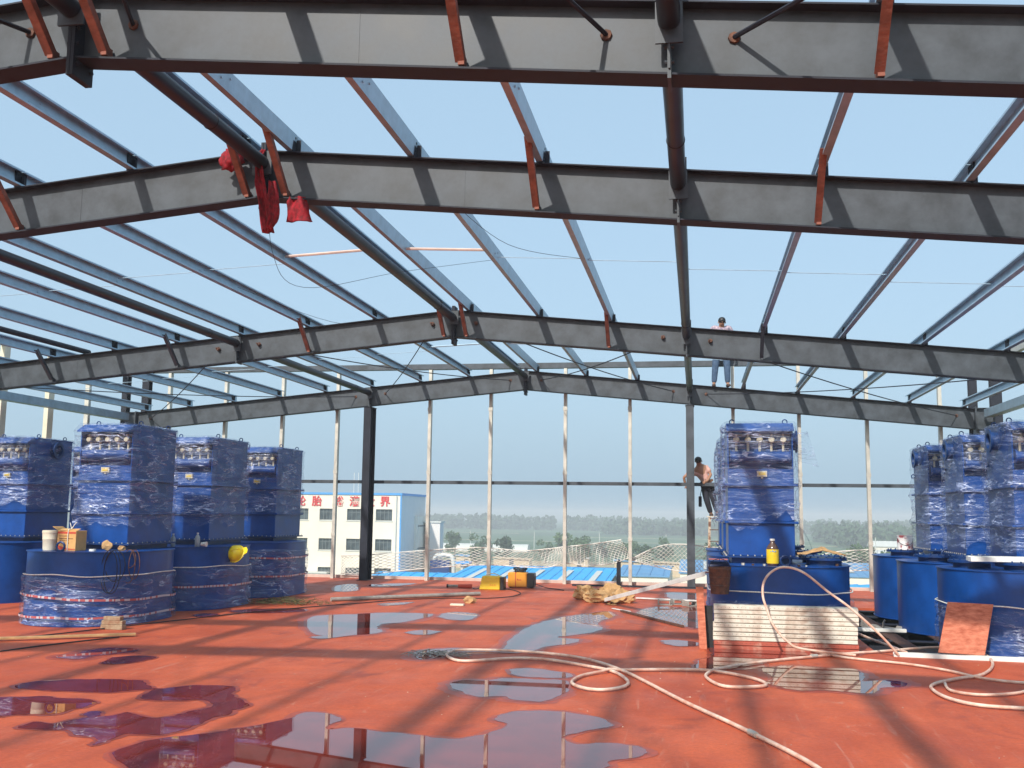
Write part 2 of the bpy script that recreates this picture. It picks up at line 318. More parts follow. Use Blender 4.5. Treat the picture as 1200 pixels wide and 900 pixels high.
# puddles with a damp margin
M['dampouter'] = mat('drying_red_deck', (.40, .062, .024), .45, var=.2, scale=9)
M['pipedark'] = mat('near_black_pipe_paint', (.014, .014, .022), .4, var=.3, scale=4)
PUD = {
'p2':[(-5.31,7.6),(-5.34,7.82),(-5.16,7.81),(-5.07,8.07),(-4.9,8.18),(-4.84,8.38),(-4.5,8.21),(-4.34,8.44),(-4.31,8.65),(-4.32,8.92),(-4.52,9.06),(-4.7,8.97),(-5.01,8.97),(-5.15,9.16),(-5.21,9.46),(-5.4,9.33),(-5.64,9.19),(-6.06,9.19),(-6.35,9.17),(-6.59,9.32),(-6.54,9.67),(-6.27,9.8),(-5.89,9.9),(-5.57,9.89),(-5.38,9.67),(-5.18,9.52),(-4.94,9.75),(-4.67,9.83),(-4.48,9.74),(-4.33,9.37),(-4.05,9.06),(-3.99,8.87),(-3.99,8.53),(-4.02,8.27),(-4.03,7.81),(-4.12,7.62),(-4.38,7.61),(-4.4,7.4),(-4.42,7.2),(-4.5,7.38),(-4.91,7.59)],
'p3':[(-6.41,8.61),(-6.19,8.78),(-5.99,8.87),(-5.82,8.83),(-5.53,8.83),(-5.34,8.73),(-5.36,8.52),(-5.38,8.18),(-5.66,8.05),(-5.89,7.93)],
'p4':[(-7.44,11.24),(-7.37,11.59),(-7.37,11.94),(-7.16,12.11),(-6.83,12.01),(-6.82,11.67),(-7.01,11.44),(-7.05,11.1),(-7.28,11.11)],
'p5':[(-6.62,10.89),(-6.76,11.33),(-6.53,11.57),(-6.31,11.43),(-6.29,11.15),(-6.39,10.89)],
'p5b':[(-5.14,8.22),(-5.13,8.34),(-5.02,8.27),(-4.98,8.13),(-5.04,8.12)],
'p6':[(-2.5,10.61),(-2.45,10.77),(-2.22,10.83),(-1.95,11.04),(-1.64,11.03),(-1.47,11.07),(-1.33,10.92),(-1.28,10.32),(-1.37,9.9),(-1.5,9.74),(-1.73,9.78),(-1.86,9.93),(-2.07,9.87),(-2.28,10.06),(-2.46,10.35)],
'p6b':[(-2.09,11.62),(-1.82,11.76),(-1.54,11.62),(-1.36,11.46),(-1.42,11.18),(-1.85,11.17)],
'p7':[(-3.47,12.69),(-3.41,12.99),(-3.09,13.22),(-2.75,13.03),(-2.49,13.24),(-2.57,14.3),(-2.59,15.55),(-2.49,16.63),(-2.25,17.64),(-1.93,18.26),(-1.63,18.89),(-1.4,18.17),(-1.6,16.9),(-1.43,16.1),(-1.65,15.26),(-1.97,14.81),(-1.62,14.58),(-1.71,14.06),(-2.0,13.67),(-2.13,13.07),(-2.7,12.83),(-3.0,12.56),(-3.19,12.17),(-3.33,12.21)],
'p8':[(-6.28,16.36),(-5.73,17.03),(-5.35,17.42),(-4.49,17.43),(-4.54,16.21),(-4.85,15.68),(-4.72,15.1),(-4.53,14.78),(-4.62,14.38),(-5.32,14.1)],
'p8b':[(-4.16,14.7),(-4.02,15.12),(-3.73,14.94),(-3.85,14.5)],
'p8c':[(-4.33,17.23),(-4.21,17.95),(-3.72,17.58),(-3.72,16.7),(-4.01,16.7)],
'p9':[(-1.06,19.11),(-0.84,19.99),(-0.55,20.26),(-0.34,19.99),(0.04,20.28),(0.04,16.78),(-0.24,16.81),(-0.53,17.32),(-0.75,17.9),(-1.0,18.53)],
'p9b':[(-1.81,20.91),(-1.55,21.2),(-1.42,20.68),(-1.69,20.22)],
'p9c':[(-0.65,23.88),(0.05,23.66),(0.03,22.34),(-0.37,21.8),(-0.62,22.54)],
'p9d':[(-0.5,14.7),(-0.33,14.95),(-0.03,14.74),(-0.03,14.36),(-0.31,14.28)],
'p10':[(-0.03,12.45),(0.02,12.96),(0.17,13.36),(0.15,14.14),(0.44,14.44),(2.04,14.43),(1.94,13.86),(1.58,13.76),(1.31,13.5),(0.81,13.18),(0.72,12.49),(0.2,12.27),(-0.01,12.29)],
'p11':[(0.71,12.33),(0.91,12.7),(1.24,12.79),(1.57,12.72),(1.8,12.63),(1.82,12.19),(1.74,11.82),(1.91,11.86),(2.08,11.91),(2.17,11.79),(2.13,11.59),(1.9,11.4),(1.72,11.05),(1.6,11.02),(1.45,11.04),(1.26,11.09),(0.97,11.04),(0.81,11.24),(0.7,11.47),(0.81,11.84)],
'p12':[(-8.31,23.29),(-8.07,23.94),(-7.42,22.08),(-7.78,21.71)],
'p13':[(-7.69,24.08),(-6.81,24.71),(-6.94,23.81),(-7.45,23.34)],
'p14':[(-5.93,19.1),(-5.43,19.63),(-5.53,18.99),(-5.75,18.72)],
'p15':[(-7.96,16.94),(-7.68,17.37),(-7.02,17.7),(-6.73,17.24),(-7.18,16.83),(-7.63,16.68)],
'p16':[(-8.23,16.13),(-8.17,16.4),(-7.9,16.34),(-7.85,15.96),(-8.06,15.89)],
'p17':[(-5.3,13.83),(-5.13,14.05),(-5.04,14.26),(-4.83,14.39),(-4.89,13.95),(-5.12,13.68)],
'main':[(-4.13,7.0),(-4.07,7.47),(-3.83,7.69),(-3.69,7.95),(-3.49,8.16),(-3.4,8.48),(-3.36,8.75),(-3.14,8.73),(-2.99,8.54),(-2.96,8.12),(-2.76,8.21),(-2.47,8.14),(-2.1,8.07),(-1.82,8.05),(-1.65,8.28),(-1.57,8.64),(-1.7,8.86),(-1.62,9.19),(-1.39,9.33),(-1.13,9.31),(-0.86,9.11),(-0.7,8.89),(-0.75,8.74),(-0.92,8.56),(-1.01,8.37),(-1.02,8.18),(-0.91,8.06),(-0.66,8.15),(-0.46,8.1),(-0.37,7.93),(-0.42,7.78),(-0.61,7.6),(-0.62,7.4),(-0.74,7.25),(-1.0,7.02),(-1.39,6.65),(-2.2,6.36),(-2.96,6.18),(-3.69,6.55)],
}
HOSE = {
'hose1':[(0.82,7.61),(0.35,8.84),(-0.14,9.99),(-0.79,11.65),(-1.29,12.53),(-1.74,12.86),(-2.31,13.02),(-2.89,12.94),(-3.02,12.66),(-2.96,12.29),(-2.68,12.0),(-2.19,12.35),(-1.78,12.39),(-1.23,11.98),(-0.91,11.62),(-0.73,11.08),(-0.73,10.7),(-0.9,10.45),(-1.11,10.45),(-1.28,10.77),(-1.24,11.23),(-1.05,11.58),(-0.83,11.77),(-0.17,12.01),(0.21,11.98),(0.56,11.59),(0.69,11.23),(0.61,11.0),(0.27,10.96),(0.09,11.47),(0.13,11.9),(0.41,12.43),(0.83,12.96),(1.38,13.49),(1.95,13.97),(2.44,14.36),(3.08,14.89),(3.52,14.92),(3.62,14.27),(3.45,13.32),(3.12,12.51),(2.75,12.11),(2.45,11.69),(2.35,11.34),(2.38,10.86),(2.59,10.46),(3.06,10.41)],
'h3':[(1.23,14.72),(1.7,13.66),(2.43,13.19),(2.81,12.75),(3.05,12.25),(3.34,12.04),(3.55,12.04)],
'h4':[(2.57,11.78),(2.52,11.29),(2.76,11.1),(3.13,11.29),(3.38,11.61)],
'cable':[(-9.04,12.22),(-8.71,12.99),(-8.4,13.95),(-8.05,15.03),(-7.43,16.8),(-6.73,18.2),(-6.31,18.9),(-5.76,19.88),(-5.06,20.54),(-4.23,20.82),(-3.84,21.41),(-3.79,22.37),(-4.14,23.28),(-4.52,23.69)],
'pipe':[(-6.98,19.25),(-4.54,21.62)],
'cable2':[(-8.26,11.34),(-8.07,12.05),(-7.69,12.99)],
}
def outline(P, grow=0, seed=0, jit=.05):
    cx = sum(p[0] for p in P) / len(P); cy = sum(p[1] for p in P) / len(P)
    out = []
    pts = catmull([(x, y, 0) for x, y in P], 5, True)
    n = len(pts)
    area = sum(pts[i].x * pts[(i + 1) % n].y - pts[(i + 1) % n].x * pts[i].y for i in range(n)); sg = 1 if area > 0 else -1
    for i, p in enumerate(pts):
        t = (pts[(i + 1) % n] - pts[i - 1]); t.normalize(); nn = Vector((t.y, -t.x, 0)) * sg
        q = p + nn * (grow * (1 + .7 * noise.noise(p * 4 + Vector((seed, 5, 0)))) + jit * noise.noise(p * 5 + Vector((seed, 0, 0))) + jit * .5 * noise.noise(p * 14 + Vector((0, seed, 0))))
        out.append((q.x, q.y))
    return out
def sheet(P, z, name, matn):
    bm = bmesh.new(); vs = [bm.verts.new((x, y, z)) for x, y in P]
    f = bm.faces.new(vs); bmesh.ops.triangulate(bm, faces=[f])
    if sum(ff.normal.z * ff.calc_area() for ff in bm.faces) < 0: bmesh.ops.reverse_faces(bm, faces=bm.faces)
    me = bpy.data.meshes.new(name); bm.to_mesh(me); bm.free(); me.materials.append(M[matn]); return me
for k, (nm, P) in enumerate(PUD.items()):
    sz = max(p[0] for p in P) - min(p[0] for p in P)
    if nm in ('main', 'p7', 'p8', 'p9', 'p11', 'p6', 'p4'): put('damp_margin', sheet(outline(P, .06 if nm == 'main' else .13, k + 40, .02 if nm == 'main' else .06), .0012 + .00004 * k, 'damp_margin', 'dampouter'), kind='structure')
    put('damp_margin', sheet(outline(P, (.02 if nm == 'main' else .045) if sz > .6 else .03, k, .05), .0026 + .00004 * k, 'damp_margin', 'damp'), kind='structure')
    put('puddle', sheet(outline(P, 0, k, .05), .0045 + .00004 * k, 'puddle', 'water'), kind='structure')

# ------------------------------------------------------------ steel frame
XR, ZR, SL, D = -4.248, 5.3425, .0956, .49
FY = [-2.0, 6.227, 9.425, 17.638, 25.503]
CX, EX = 4.107, 10.70
def ztop(x): return ZR - SL * abs(x - XR)
FN = ['behind the camera', 'nearest', 'second nearest', 'third', 'farthest']
POFF = [.26, 1.52, 2.80, 4.10, 5.38, 6.66, 7.95, 9.22, 10.45]
def purlin_x(side, k): return XR + side * (POFF[k] + (0 if side > 0 else -.05))
def brace_mesh():
    b = MB(); b.bar((0, 0, 0), (0, -.55, .52), .05, .006, up=(1, 0, 0)); b.bar((.028, .0, 0), (.028, -.55, .52), .05, .006, up=(0, 1, 1)); return b.mesh('fly_brace', 'rust', bevel=0)
def brace_me(matn):
    b = MB(); a, e = Vector((0, -.02, .02)), Vector((0, -.56, .56))
    d = (e - a).normalized(); n = d.cross(Vector((1, 0, 0))).normalized()
    b.bar(a, e, .062, .007, up=n); b.bar(a + Vector((.028, 0, 0)) + n * .03, e + Vector((.028, 0, 0)) + n * .03, .007, .053, up=n)
    b.box(-.012, .03, -.03, .05, .0, .07)
    return b.mesh('fly_brace', matn)
BR_R, BR_G = brace_me('rust'), brace_me('steel')
def cleat_mesh():
    b = MB(); b.box(-.006, .006, -.09, .09, 0, .19); b.box(.0065, .05, -.006, .006, 0, .14)
    for y in (-.04, .04):
        for z in (.07, .15): b.lathe([(.014, -.012), (.014, .012)], (0, y, z), 6, 0, 'x')
    return b.mesh('purlin_cleat', 'steel_dark_and_shade')
CLEAT = cleat_mesh()
for i, y in enumerate(FY):
    cols = {0: 'steel'}
    lab = ['steel portal rafter behind the camera casting its shadow on the deck', 'deep grey steel rafter crossing the very top of the view, nearest of the four', 'grey steel rafter with red cloth tied at its ridge plate',
           'third grey steel rafter, with rust coloured rod nuts along its web', 'farthest grey steel rafter with a worker standing on top and two inner columns'][i]
    T = thing('portal_rafter', (XR, y, 0), lab, 'rafter', 'steel rafters of the roof')
    def L(me, name, **k): return put(name, me, T, (0, 0, 0), **k)
    for s in (-1, 1):
        segs = [(0.012, CX - .012), (CX + .012, EX - .012)]
        for a, c in segs:
            b = MB(); z0, z1 = ZR - SL * a, ZR - SL * c
            xa, xc = s * a, s * c
            b.shear(xa, z0, xc, z1, .012, -.1, .1, 1); b.shear(xa, z0 - .012, xc, z1 - .012, D - .026, -.005, .005); b.shear(xa, z0 - D + .014, xc, z1 - D + .014, .014, -.1, .1, 1)  # flanges coloured darker than the web to paint in their underside shade
            # web stiffeners and weld seam
            mid = (a + c) / 2; zm = ZR - SL * mid
            b.box(s * mid - .003, s * mid + .003, -.0075, .0075, zm - D + .018, zm - .016)
            L(b.mesh('rafter_segment', ['steel', 'steel_dark_and_shade']), 'rafter_segment')
        # splice at the strut line
        b = MB(); zc = ZR - SL * CX
        b.box(s * CX - .0115, s * CX + .0115, -.115, .115, zc - D - .03, zc - .001)
        b.box(s * CX - .085, s * CX + .085, -.135, -.117, zc - .30, zc - .03)
        b.box(s * CX - .006, s * CX + .006, -.128, -.1165, zc - .46, zc - .302)
        for zz in (.1, .2, .3, .4):
            for yy in (-.07, .07): b.lathe([(.014, -.03), (.014, .03)], (s * CX, yy, zc - zz), 6, 0, 'x')
        L(b.mesh('splice_plate', 'steel'), 'splice_plate')
        # eave plate and column
        b = MB(); ze = ZR - SL * EX
        b.box(s * EX - .0115, s * EX + .0115, -.12, .12, ze - D - .1, ze + .03)
        L(b.mesh('end_plate', 'steel'), 'end_plate')
        b = MB(); xo = s * (EX + .013); xi = s * (EX + .42)
        x0, x1 = min(xo, xi), max(xo, xi)
        b.box(x0, x0 + .014, -.1, .1, 0.001, ze); b.box(x1 - .014, x1, -.1, .1, 0.001, ze); b.box(x0 + .015, x1 - .015, -.006, .006, 0.001, ze)
        b.box(x0, x1, -.1, .1, ze + .001, ze + .015)
        for zz in (ze - D,): b.box(x0 + .016, x1 - .016, -.098, .098, zz, zz + .012)
        L(b.mesh('column', 'steel'), 'column')
        for k in (0, 2, 4, 6, 8):
            px = purlin_x(s, k) - XR
            if i == 4 or (i == 3 and s > 0 and k == 6): continue
            red = (i in (1, 2)) or (i == 3 and k <= 2)
            o = put('fly_brace', BR_R if red else BR_G, T, (px - .03 * s, -.07 if i else -.07, ZR - SL * abs(px) - D + .03))
            o.scale = (1, 1, .93)
        for k in range(9):
            px = purlin_x(s, k) - XR
            put('purlin_cleat', CLEAT, T, (px + s * .036, 0, ZR - SL * abs(px) + .001))
    b = MB(); b.box(-.026, -.002, -.12, .12, ZR - D - .13, ZR + .07); b.box(.002, .026, -.12, .12, ZR - D - .13, ZR + .07)
    for zz in (.05, .16, .27, .38, .53):
        for yy in (-.085, .085): b.lathe([(.015, -.045), (.015, .045)], (0, yy, ZR - zz), 6, 0, 'x')
    L(b.mesh('ridge_plate', 'steel_dark_and_shade'), 'ridge_plate')
    b = MB(); b.box(-.10, .10, -.142, -.1215, ZR - .27, ZR - .03)
    L(b.mesh('strut_seat', 'steel'), 'strut_seat')
    if i == 4:
        for s in (-1, 1):
            b = MB(); x = s * CX; zt = ZR - SL * CX - D - .032
            b.box(x - .095, x + .095, -.225, -.211, .012, zt - .012); b.box(x - .095, x + .095, .211, .225, .012, zt - .012); b.box(x - .005, x + .005, -.2105, .2105, .012, zt - .012)
            b.box(x - .14, x + .14, -.27, .27, 0.0005, .0118); b.box(x - .11, x + .11, -.24, .24, zt - .0118, zt - .0005)
            L(b.mesh('inner_column', 'steel_dark_and_shade' if s < 0 else 'steel'), 'inner_column')
    # rusty rod nuts
    if i in (1, 3, 4):
        for xo in (-EX + .4, -CX - .4, -CX + .4, -.4, .4, CX - .4, CX + .4, EX - .4):
            b = MB(); z = ZR - SL * abs(xo) - .2
            yy = -.02 if i == 3 else 0
            b.lathe([(.035, -.012), (.04, 0), (.035, .012)], (xo, yy - .012 if i == 3 else -.012, z), 8, 0, 'y')
            if i == 3: b.tube([(xo, -.03, z), (xo - .02, -.10, z + .01)], .013, 6); b.lathe([(.028, -.01), (.028, .01)], (xo, -.07, z), 6, 0, 'y')
            L(b.mesh('rod_nut', 'rustdark'), 'rod_nut')

# purlins: one C section per bay and line, opening toward the ridge
PD = .18
def purlin_mesh(y0, y1, s):
    b = MB(); h = s   # web on the down-slope side, lips toward the ridge
    b.box(min(0, -.003 * h), max(0, -.003 * h), y0, y1, 0, PD)
    for z0, z1 in ((.0002, .0032), (PD - .0032, PD - .0002)): b.box(min(-.0032 * h, -.068 * h), max(-.0032 * h, -.068 * h), y0, y1, z0, z1)
    for z0, z1 in ((.0034, .022), (PD - .022, PD - .0034)): b.box(min(-.065 * h, -.068 * h), max(-.065 * h, -.068 * h), y0, y1, z0, z1)
    ym = (y0 + y1) / 2
    for yy in (ym - .08, ym + .08): b.lathe([(.012, -.01), (.012, .01)], (0, yy, .12 if yy > ym else .07), 6, 0, 'x')
    return b.mesh('roof_purlin', 'galv')
SIDE = {-1: 'left', 1: 'right'}
BAYN = ['in the bay over the camera', 'between nearest and second rafters', 'between second and third rafters', 'between third and farthest rafters']
BAYS = ['near bay', 'second bay', 'middle bay', 'far bay']
for bay in range(4):
    ya, yb = FY[bay], FY[bay + 1]
    for s in (-1, 1):
        me = purlin_mesh(ya + .005 - (0.3 if bay == 0 else 0), yb - .005 + (.22 if bay == 3 else 0), s)
        for k in range(9):
            x = purlin_x(s, k)
            o = put('roof_purlin', me, None, (x + s * .032, 0, ztop(x) + .012), (0, s * math.atan(SL), 0),
                    label='%s purlin %s of the ridge, %s' % (ORD[k], SIDE[s], BAYN[bay]), cat='purlin', group='galvanised purlins over the deck')
# eave girts under the last purlins
for bay in range(1, 4):
    for s in (-1, 1):
        b = MB(); x = XR + s * 10.98; y0, y1 = FY[bay] + .12, FY[bay + 1] - .12
        b.box(x - .1, x + .1, y0, y1, 4.10, 4.106); b.box(x - s * .1 - .003, x - s * .1 + .003, y0, y1, 4.107, 4.29); b.box(x + s * .1 - .003, x + s * .1 + .003, y0, y1, 4.107, 4.29)
        put('eave_beam', b.mesh('eave_beam', 'galv'), label='galvanised eave beam on the %s side %s' % (SIDE[s], BAYN[bay]), cat='beam', group='eave beams')
# struts
for bay in range(4):
    ya, yb = FY[bay] + .12, FY[bay + 1] - .145
    for xo, nm in ((-CX, 'left of the ridge'), (0, 'along the ridge'), (CX, 'right of the ridge')):
        z = ZR - SL * abs(xo) - .15
        b = MB(); b.tube([(0, ya + .002, z), (0, yb - .002, z)], .072, 20)
        b.lathe([(.075, -.006), (.078, 0), (.075, .006)], (0, yb - 1.1, z), 20, 0, 'y')
        put('strut_pipe', b.mesh('strut_pipe', 'pipedark', smooth=True), None, (XR + xo, 0, 0),
            label='dark round strut pipe %s %s' % (nm, BAYN[bay]), cat='pipe', group='round strut pipes between rafters')
b = MB(); b.tube([(-11.5, 9.3, ztop(-11.5) + .06), (-11.5, 17.75, ztop(-11.5) + .06)], .05, 12)
put('loose_pipe', b.mesh('loose_pipe', 'steel_dark_and_shade', smooth=True), label='thin dark pipe laid loose on top of the rafters at far left', cat='pipe')
# cross bracing rods
def rod(x0, i0, x1, i1, label):
    z0, z1 = ZR - SL * abs(x0) - .2, ZR - SL * abs(x1) - .2
    P0, P1 = Vector((XR + x0, FY[i0] + (.0 if i0 else .1), z0)), Vector((XR + x1, FY[i1] - .02, z1))
    if i0 == 3: P0.y += .02
    pts = []
    for k in range(13):
        t = k / 12; p = P0.lerp(P1, t); p.z -= .10 * 4 * t * (1 - t) * (1 if i0 == 3 else .1); pts.append(p)
    b = MB(); b.tube(pts, .016 if i0 == 0 else .011, 6)
    put('brace_rod', b.mesh('brace_rod', 'steel_dark_and_shade', smooth=True), label=label, cat='rod', group='diagonal roof brace rods')
pan = [(-EX + .4, -CX - .4, 'outer left'), (-CX + .4, -.4, 'inner left'), (.4, CX - .4, 'inner right'), (CX + .4, EX - .4, 'outer right')]
for a, c, nm in pan:
    rod(a, 3, c, 4, 'thin brace rod of the %s roof panel, its right end at the farthest rafter' % nm)
    rod(c, 3, a, 4, 'thin brace rod of the %s roof panel, its left end at the farthest rafter' % nm)
    rod(c, 0, a, 1, 'thick brace rod on the nearest rafter, at the left end of its %s panel' % nm)
    rod(a, 0, c, 1, 'thick brace rod on the nearest rafter, at the right end of its %s panel' % nm)
# sag rods between purlins
for bay in (2, 3):
    ym = (FY[bay] + FY[bay + 1]) / 2
    for s in (-1, 1):
        for k in range(8):
            xa, xb = purlin_x(s, k), purlin_x(s, k + 1); za, zb = ztop(xa) + .07, ztop(xb) + .13
            b = MB(); yy = ym + (.08 if k % 2 else -.08)
            b.tube([(xa + s * .04, yy, za), (xb + s * .02, yy, zb)], .020 if k == 0 else .0055, 6)
            put('sag_rod', b.mesh('sag_rod', 'kerb' if k == 0 and bay == 2 else 'galv', smooth=True), label='thin tie rod, %s to %s purlin %s of the ridge, %s' % (ORD[k], ORD[k + 1], SIDE[s], BAYS[bay]), cat='rod', group='purlin tie rods')
# drooping wires
def wire(P, r, matn, label, group=None, name='wire', cat='wire'):
    b = MB(); b.tube(catmull(P, 8), r, 6); return put(name, b.mesh(name, matn, smooth=True), label=label, cat=cat, group=group)
wire([(XR + .1, 9.3, 5.0), (XR + .12, 9.35, 4.3), (-4.0, 9.9, 4.05), (-3.6, 12.0, 4.7), (-2.74, 13.5, 5.2)], .0025, 'black', 'thin cord trailing from the red cloth to a purlin')
wire([(-2.7, 10.5, 5.2), (-2.2, 11.8, 4.95), (-1.45, 13.2, 5.1)], .003, 'black', 'thin black wire sagging between two purlins right of the ridge')
wire([(-6.8, 14.2, 5.08), (-5.6, 15.6, 4.75), (-4.6, 17.0, 5.18)], .003, 'black', 'thin black wire sagging left of the ridge before the third rafter')

# gable wall: studs and girts
GY = 25.86
def stud_mesh(h, w=.08, dpt=.14):
    b = MB(); b.box(-w / 2, w / 2, -dpt / 2, -dpt / 2 + .004, 0, h); b.box(-w / 2, -w / 2 + .004, -dpt / 2 + .0042, dpt / 2, 0, h); b.box(w / 2 - .004, w / 2, -dpt / 2 + .0042, dpt / 2, 0, h)
    for k in range(3): b.box(-w / 2 - .012, w / 2 + .012, -dpt / 2 - .008, -dpt / 2 - .001, h * (.2 + .3 * k), h * (.2 + .3 * k) + .09)
    return b.mesh('wall_stud', 'galvstud')
SM = stud_mesh(5.44)
STX = [-14.21, -12.55, -10.91, -9.36, -6.83, -5.21, -3.27, -1.63, .91, 2.49, 4.08, 5.76]
for k, x in enumerate(STX):
    ln = 'galvanised gable wall stud, %s from the left' % (ORD + ['eleventh', 'twelfth'])[k]
    put('wall_stud', SM, None, (x, GY, 0.001), label=ln, cat='stud', group='studs of the far gable wall')
def girt(x0, x1, z, y, w, h, label, matn='galvstud'):
    b = MB(); b.box(x0, x1, y - w / 2, y + w / 2, z - h / 2, z - h / 2 + .005); b.box(x0, x1, y - w / 2, y - w / 2 + .005, z - h / 2 + .0052, z + h / 2); b.box(x0, x1, y + w / 2 - .005, y + w / 2, z - h / 2 + .0052, z + h / 2)
    put('wall_girt', b.mesh('wall_girt', matn), label=label, cat='girt')
girt(-15.7, 7.1, 5.52, GY, .16, .14, 'long girt along the top of the far gable wall', 'steel')
girt(-15.7, 7.1, 2.51, GY + .13, .08, .085, 'long girt halfway up the far gable wall', 'steel')
for k, (x, y, w) in enumerate(((-15.55, 25.9, .16), (-15.0, 26.02, .2), (6.55, 26.0, .17), (7.04, 25.9, .24))):
    b = MB(); b.box(-w / 2, w / 2, -.1, -.088, 0, 5.44); b.box(-w / 2, w / 2, .088, .1, 0, 5.44); b.box(-.005, .005, -.0878, .0878, 0, 5.44)
    put('corner_post', b.mesh('corner_post', 'steel_dark_and_shade'), None, (x, y, .001), label=['outer dark corner post at the far left', 'inner dark corner post at the far left', 'inner dark corner post at the far right', 'outer dark corner post at the far right'][k], cat='post', group='corner posts')
for k, (y, w, mt) in enumerate(((12.6, .12, 'galvstud'), (15.8, .2, 'cream'), (19.2, .12, 'galvstud'), (20.9, .2, 'cream'), (22.64, .22, 'cream'), (24.25, .11, 'galvstud'))):
    b = MB(); b.box(-.06, .06, -w / 2, w / 2, 0, 5.44)
    put('side_wall_post', b.mesh('side_wall_post', mt, bevel=.004), None, (-15.65, y, .001), label='%s post of the left side wall, %s from the front' % ('cream' if mt == 'cream' else 'galvanised', ORD[k]), cat='post', group='left side wall posts')
b = MB(); b.bar((-15.65, 10, 5.52), (-15.65, 25.75, 5.52), .12, .12); put('wall_girt', b.mesh('wall_girt', 'galvstud'), label='girt along the top of the left side wall', cat='girt')
b = MB(); b.bar((7.1, 10, 5.52), (7.1, 25.75, 5.52), .12, .12); put('wall_girt', b.mesh('wall_girt', 'galvstud'), label='girt along the top of the right side wall', cat='girt')
b = MB(); b.box(-.05, .05, -.05, .05, 0, .62); put('net_post', b.mesh('net_post', 'steel_dark_and_shade'), None, (-1.93, 26.02, .001), label='short dark post holding the net beside the torn corner of the net', cat='post')

# safety net along the far edge
def net(top, bot, nx, nz, label, wv):
    b = MB(); T = catmull([(x, GY + .16, z) for x, z in top], 10); B = catmull([(x, GY + .16, z) for x, z in bot], 10)
    def at(P, t): k = t * (len(P) - 1); i = min(int(k), len(P) - 2); return P[i].lerp(P[i + 1], k - i)
    def pt(u, v):
        p = at(T, u).lerp(at(B, u), v); q = p.copy(); q.y += .07 * math.sin(u * 23 + v * 3) + .05 * noise.noise(p * 3); q.z += .03 * noise.noise(p * 2.3 + Vector((3, 0, 0))); return q
    G = [[pt(i / nx, (j + (0 if i % 2 == 0 else .5)) / nz if 0 < j + (.5 if i % 2 else 0) < nz else (0 if j == 0 else 1)) for j in range(nz + 1)] for i in range(nx + 1)]
    for i in range(nx):
        for j in range(nz):
            if i % 2 == 0:
                b.tube([G[i][j], G[i + 1][j]], wv, 3, cap=False); b.tube([G[i][j + 1], G[i + 1][j]], wv, 3, cap=False)
            else:
                b.tube([G[i][j], G[i + 1][j]], wv, 3, cap=False); b.tube([G[i][j], G[i + 1][j + 1]], wv, 3, cap=False)
    b.tube([at(T, k / 60) for k in range(61)], wv * 1.8, 5); b.tube([at(B, k / 60) for k in range(61)], wv * 1.8, 5)
    put('safety_net', b.mesh('safety_net', 'net', fixn=False), label=label, cat='net', group='white safety nets on the roof edge')
net([(-9.2, .58), (-8.4, .62), (-6.9, .76), (-5.5, .86), (-4.4, .80), (-3.7, .86), (-3.28, .92), (-2.6, 1.0), (-1.86, 1.12)], [(-9.2, .12), (-8.4, .12), (-6.9, .30), (-5.3, .42), (-3.9, .38), (-3.28, .50), (-2.7, .46), (-2.1, .52), (-1.61, .70)], 104, 6, 'white rope net sagging along the roof edge, left of the torn corner', .0065)
net([(-1.61, .66), (-.9, .98), (-.3, 1.03), (.28, .98), (1.2, .9), (2.4, .55), (3.1, .88), (4.2, 1.0)], [(-1.61, .62), (-.9, .45), (-.3, .36), (.28, .34), (1.2, .36), (2.4, .35), (3.1, .45), (4.2, .5)], 74, 6, 'white rope net along the roof edge behind the right column', .0065)
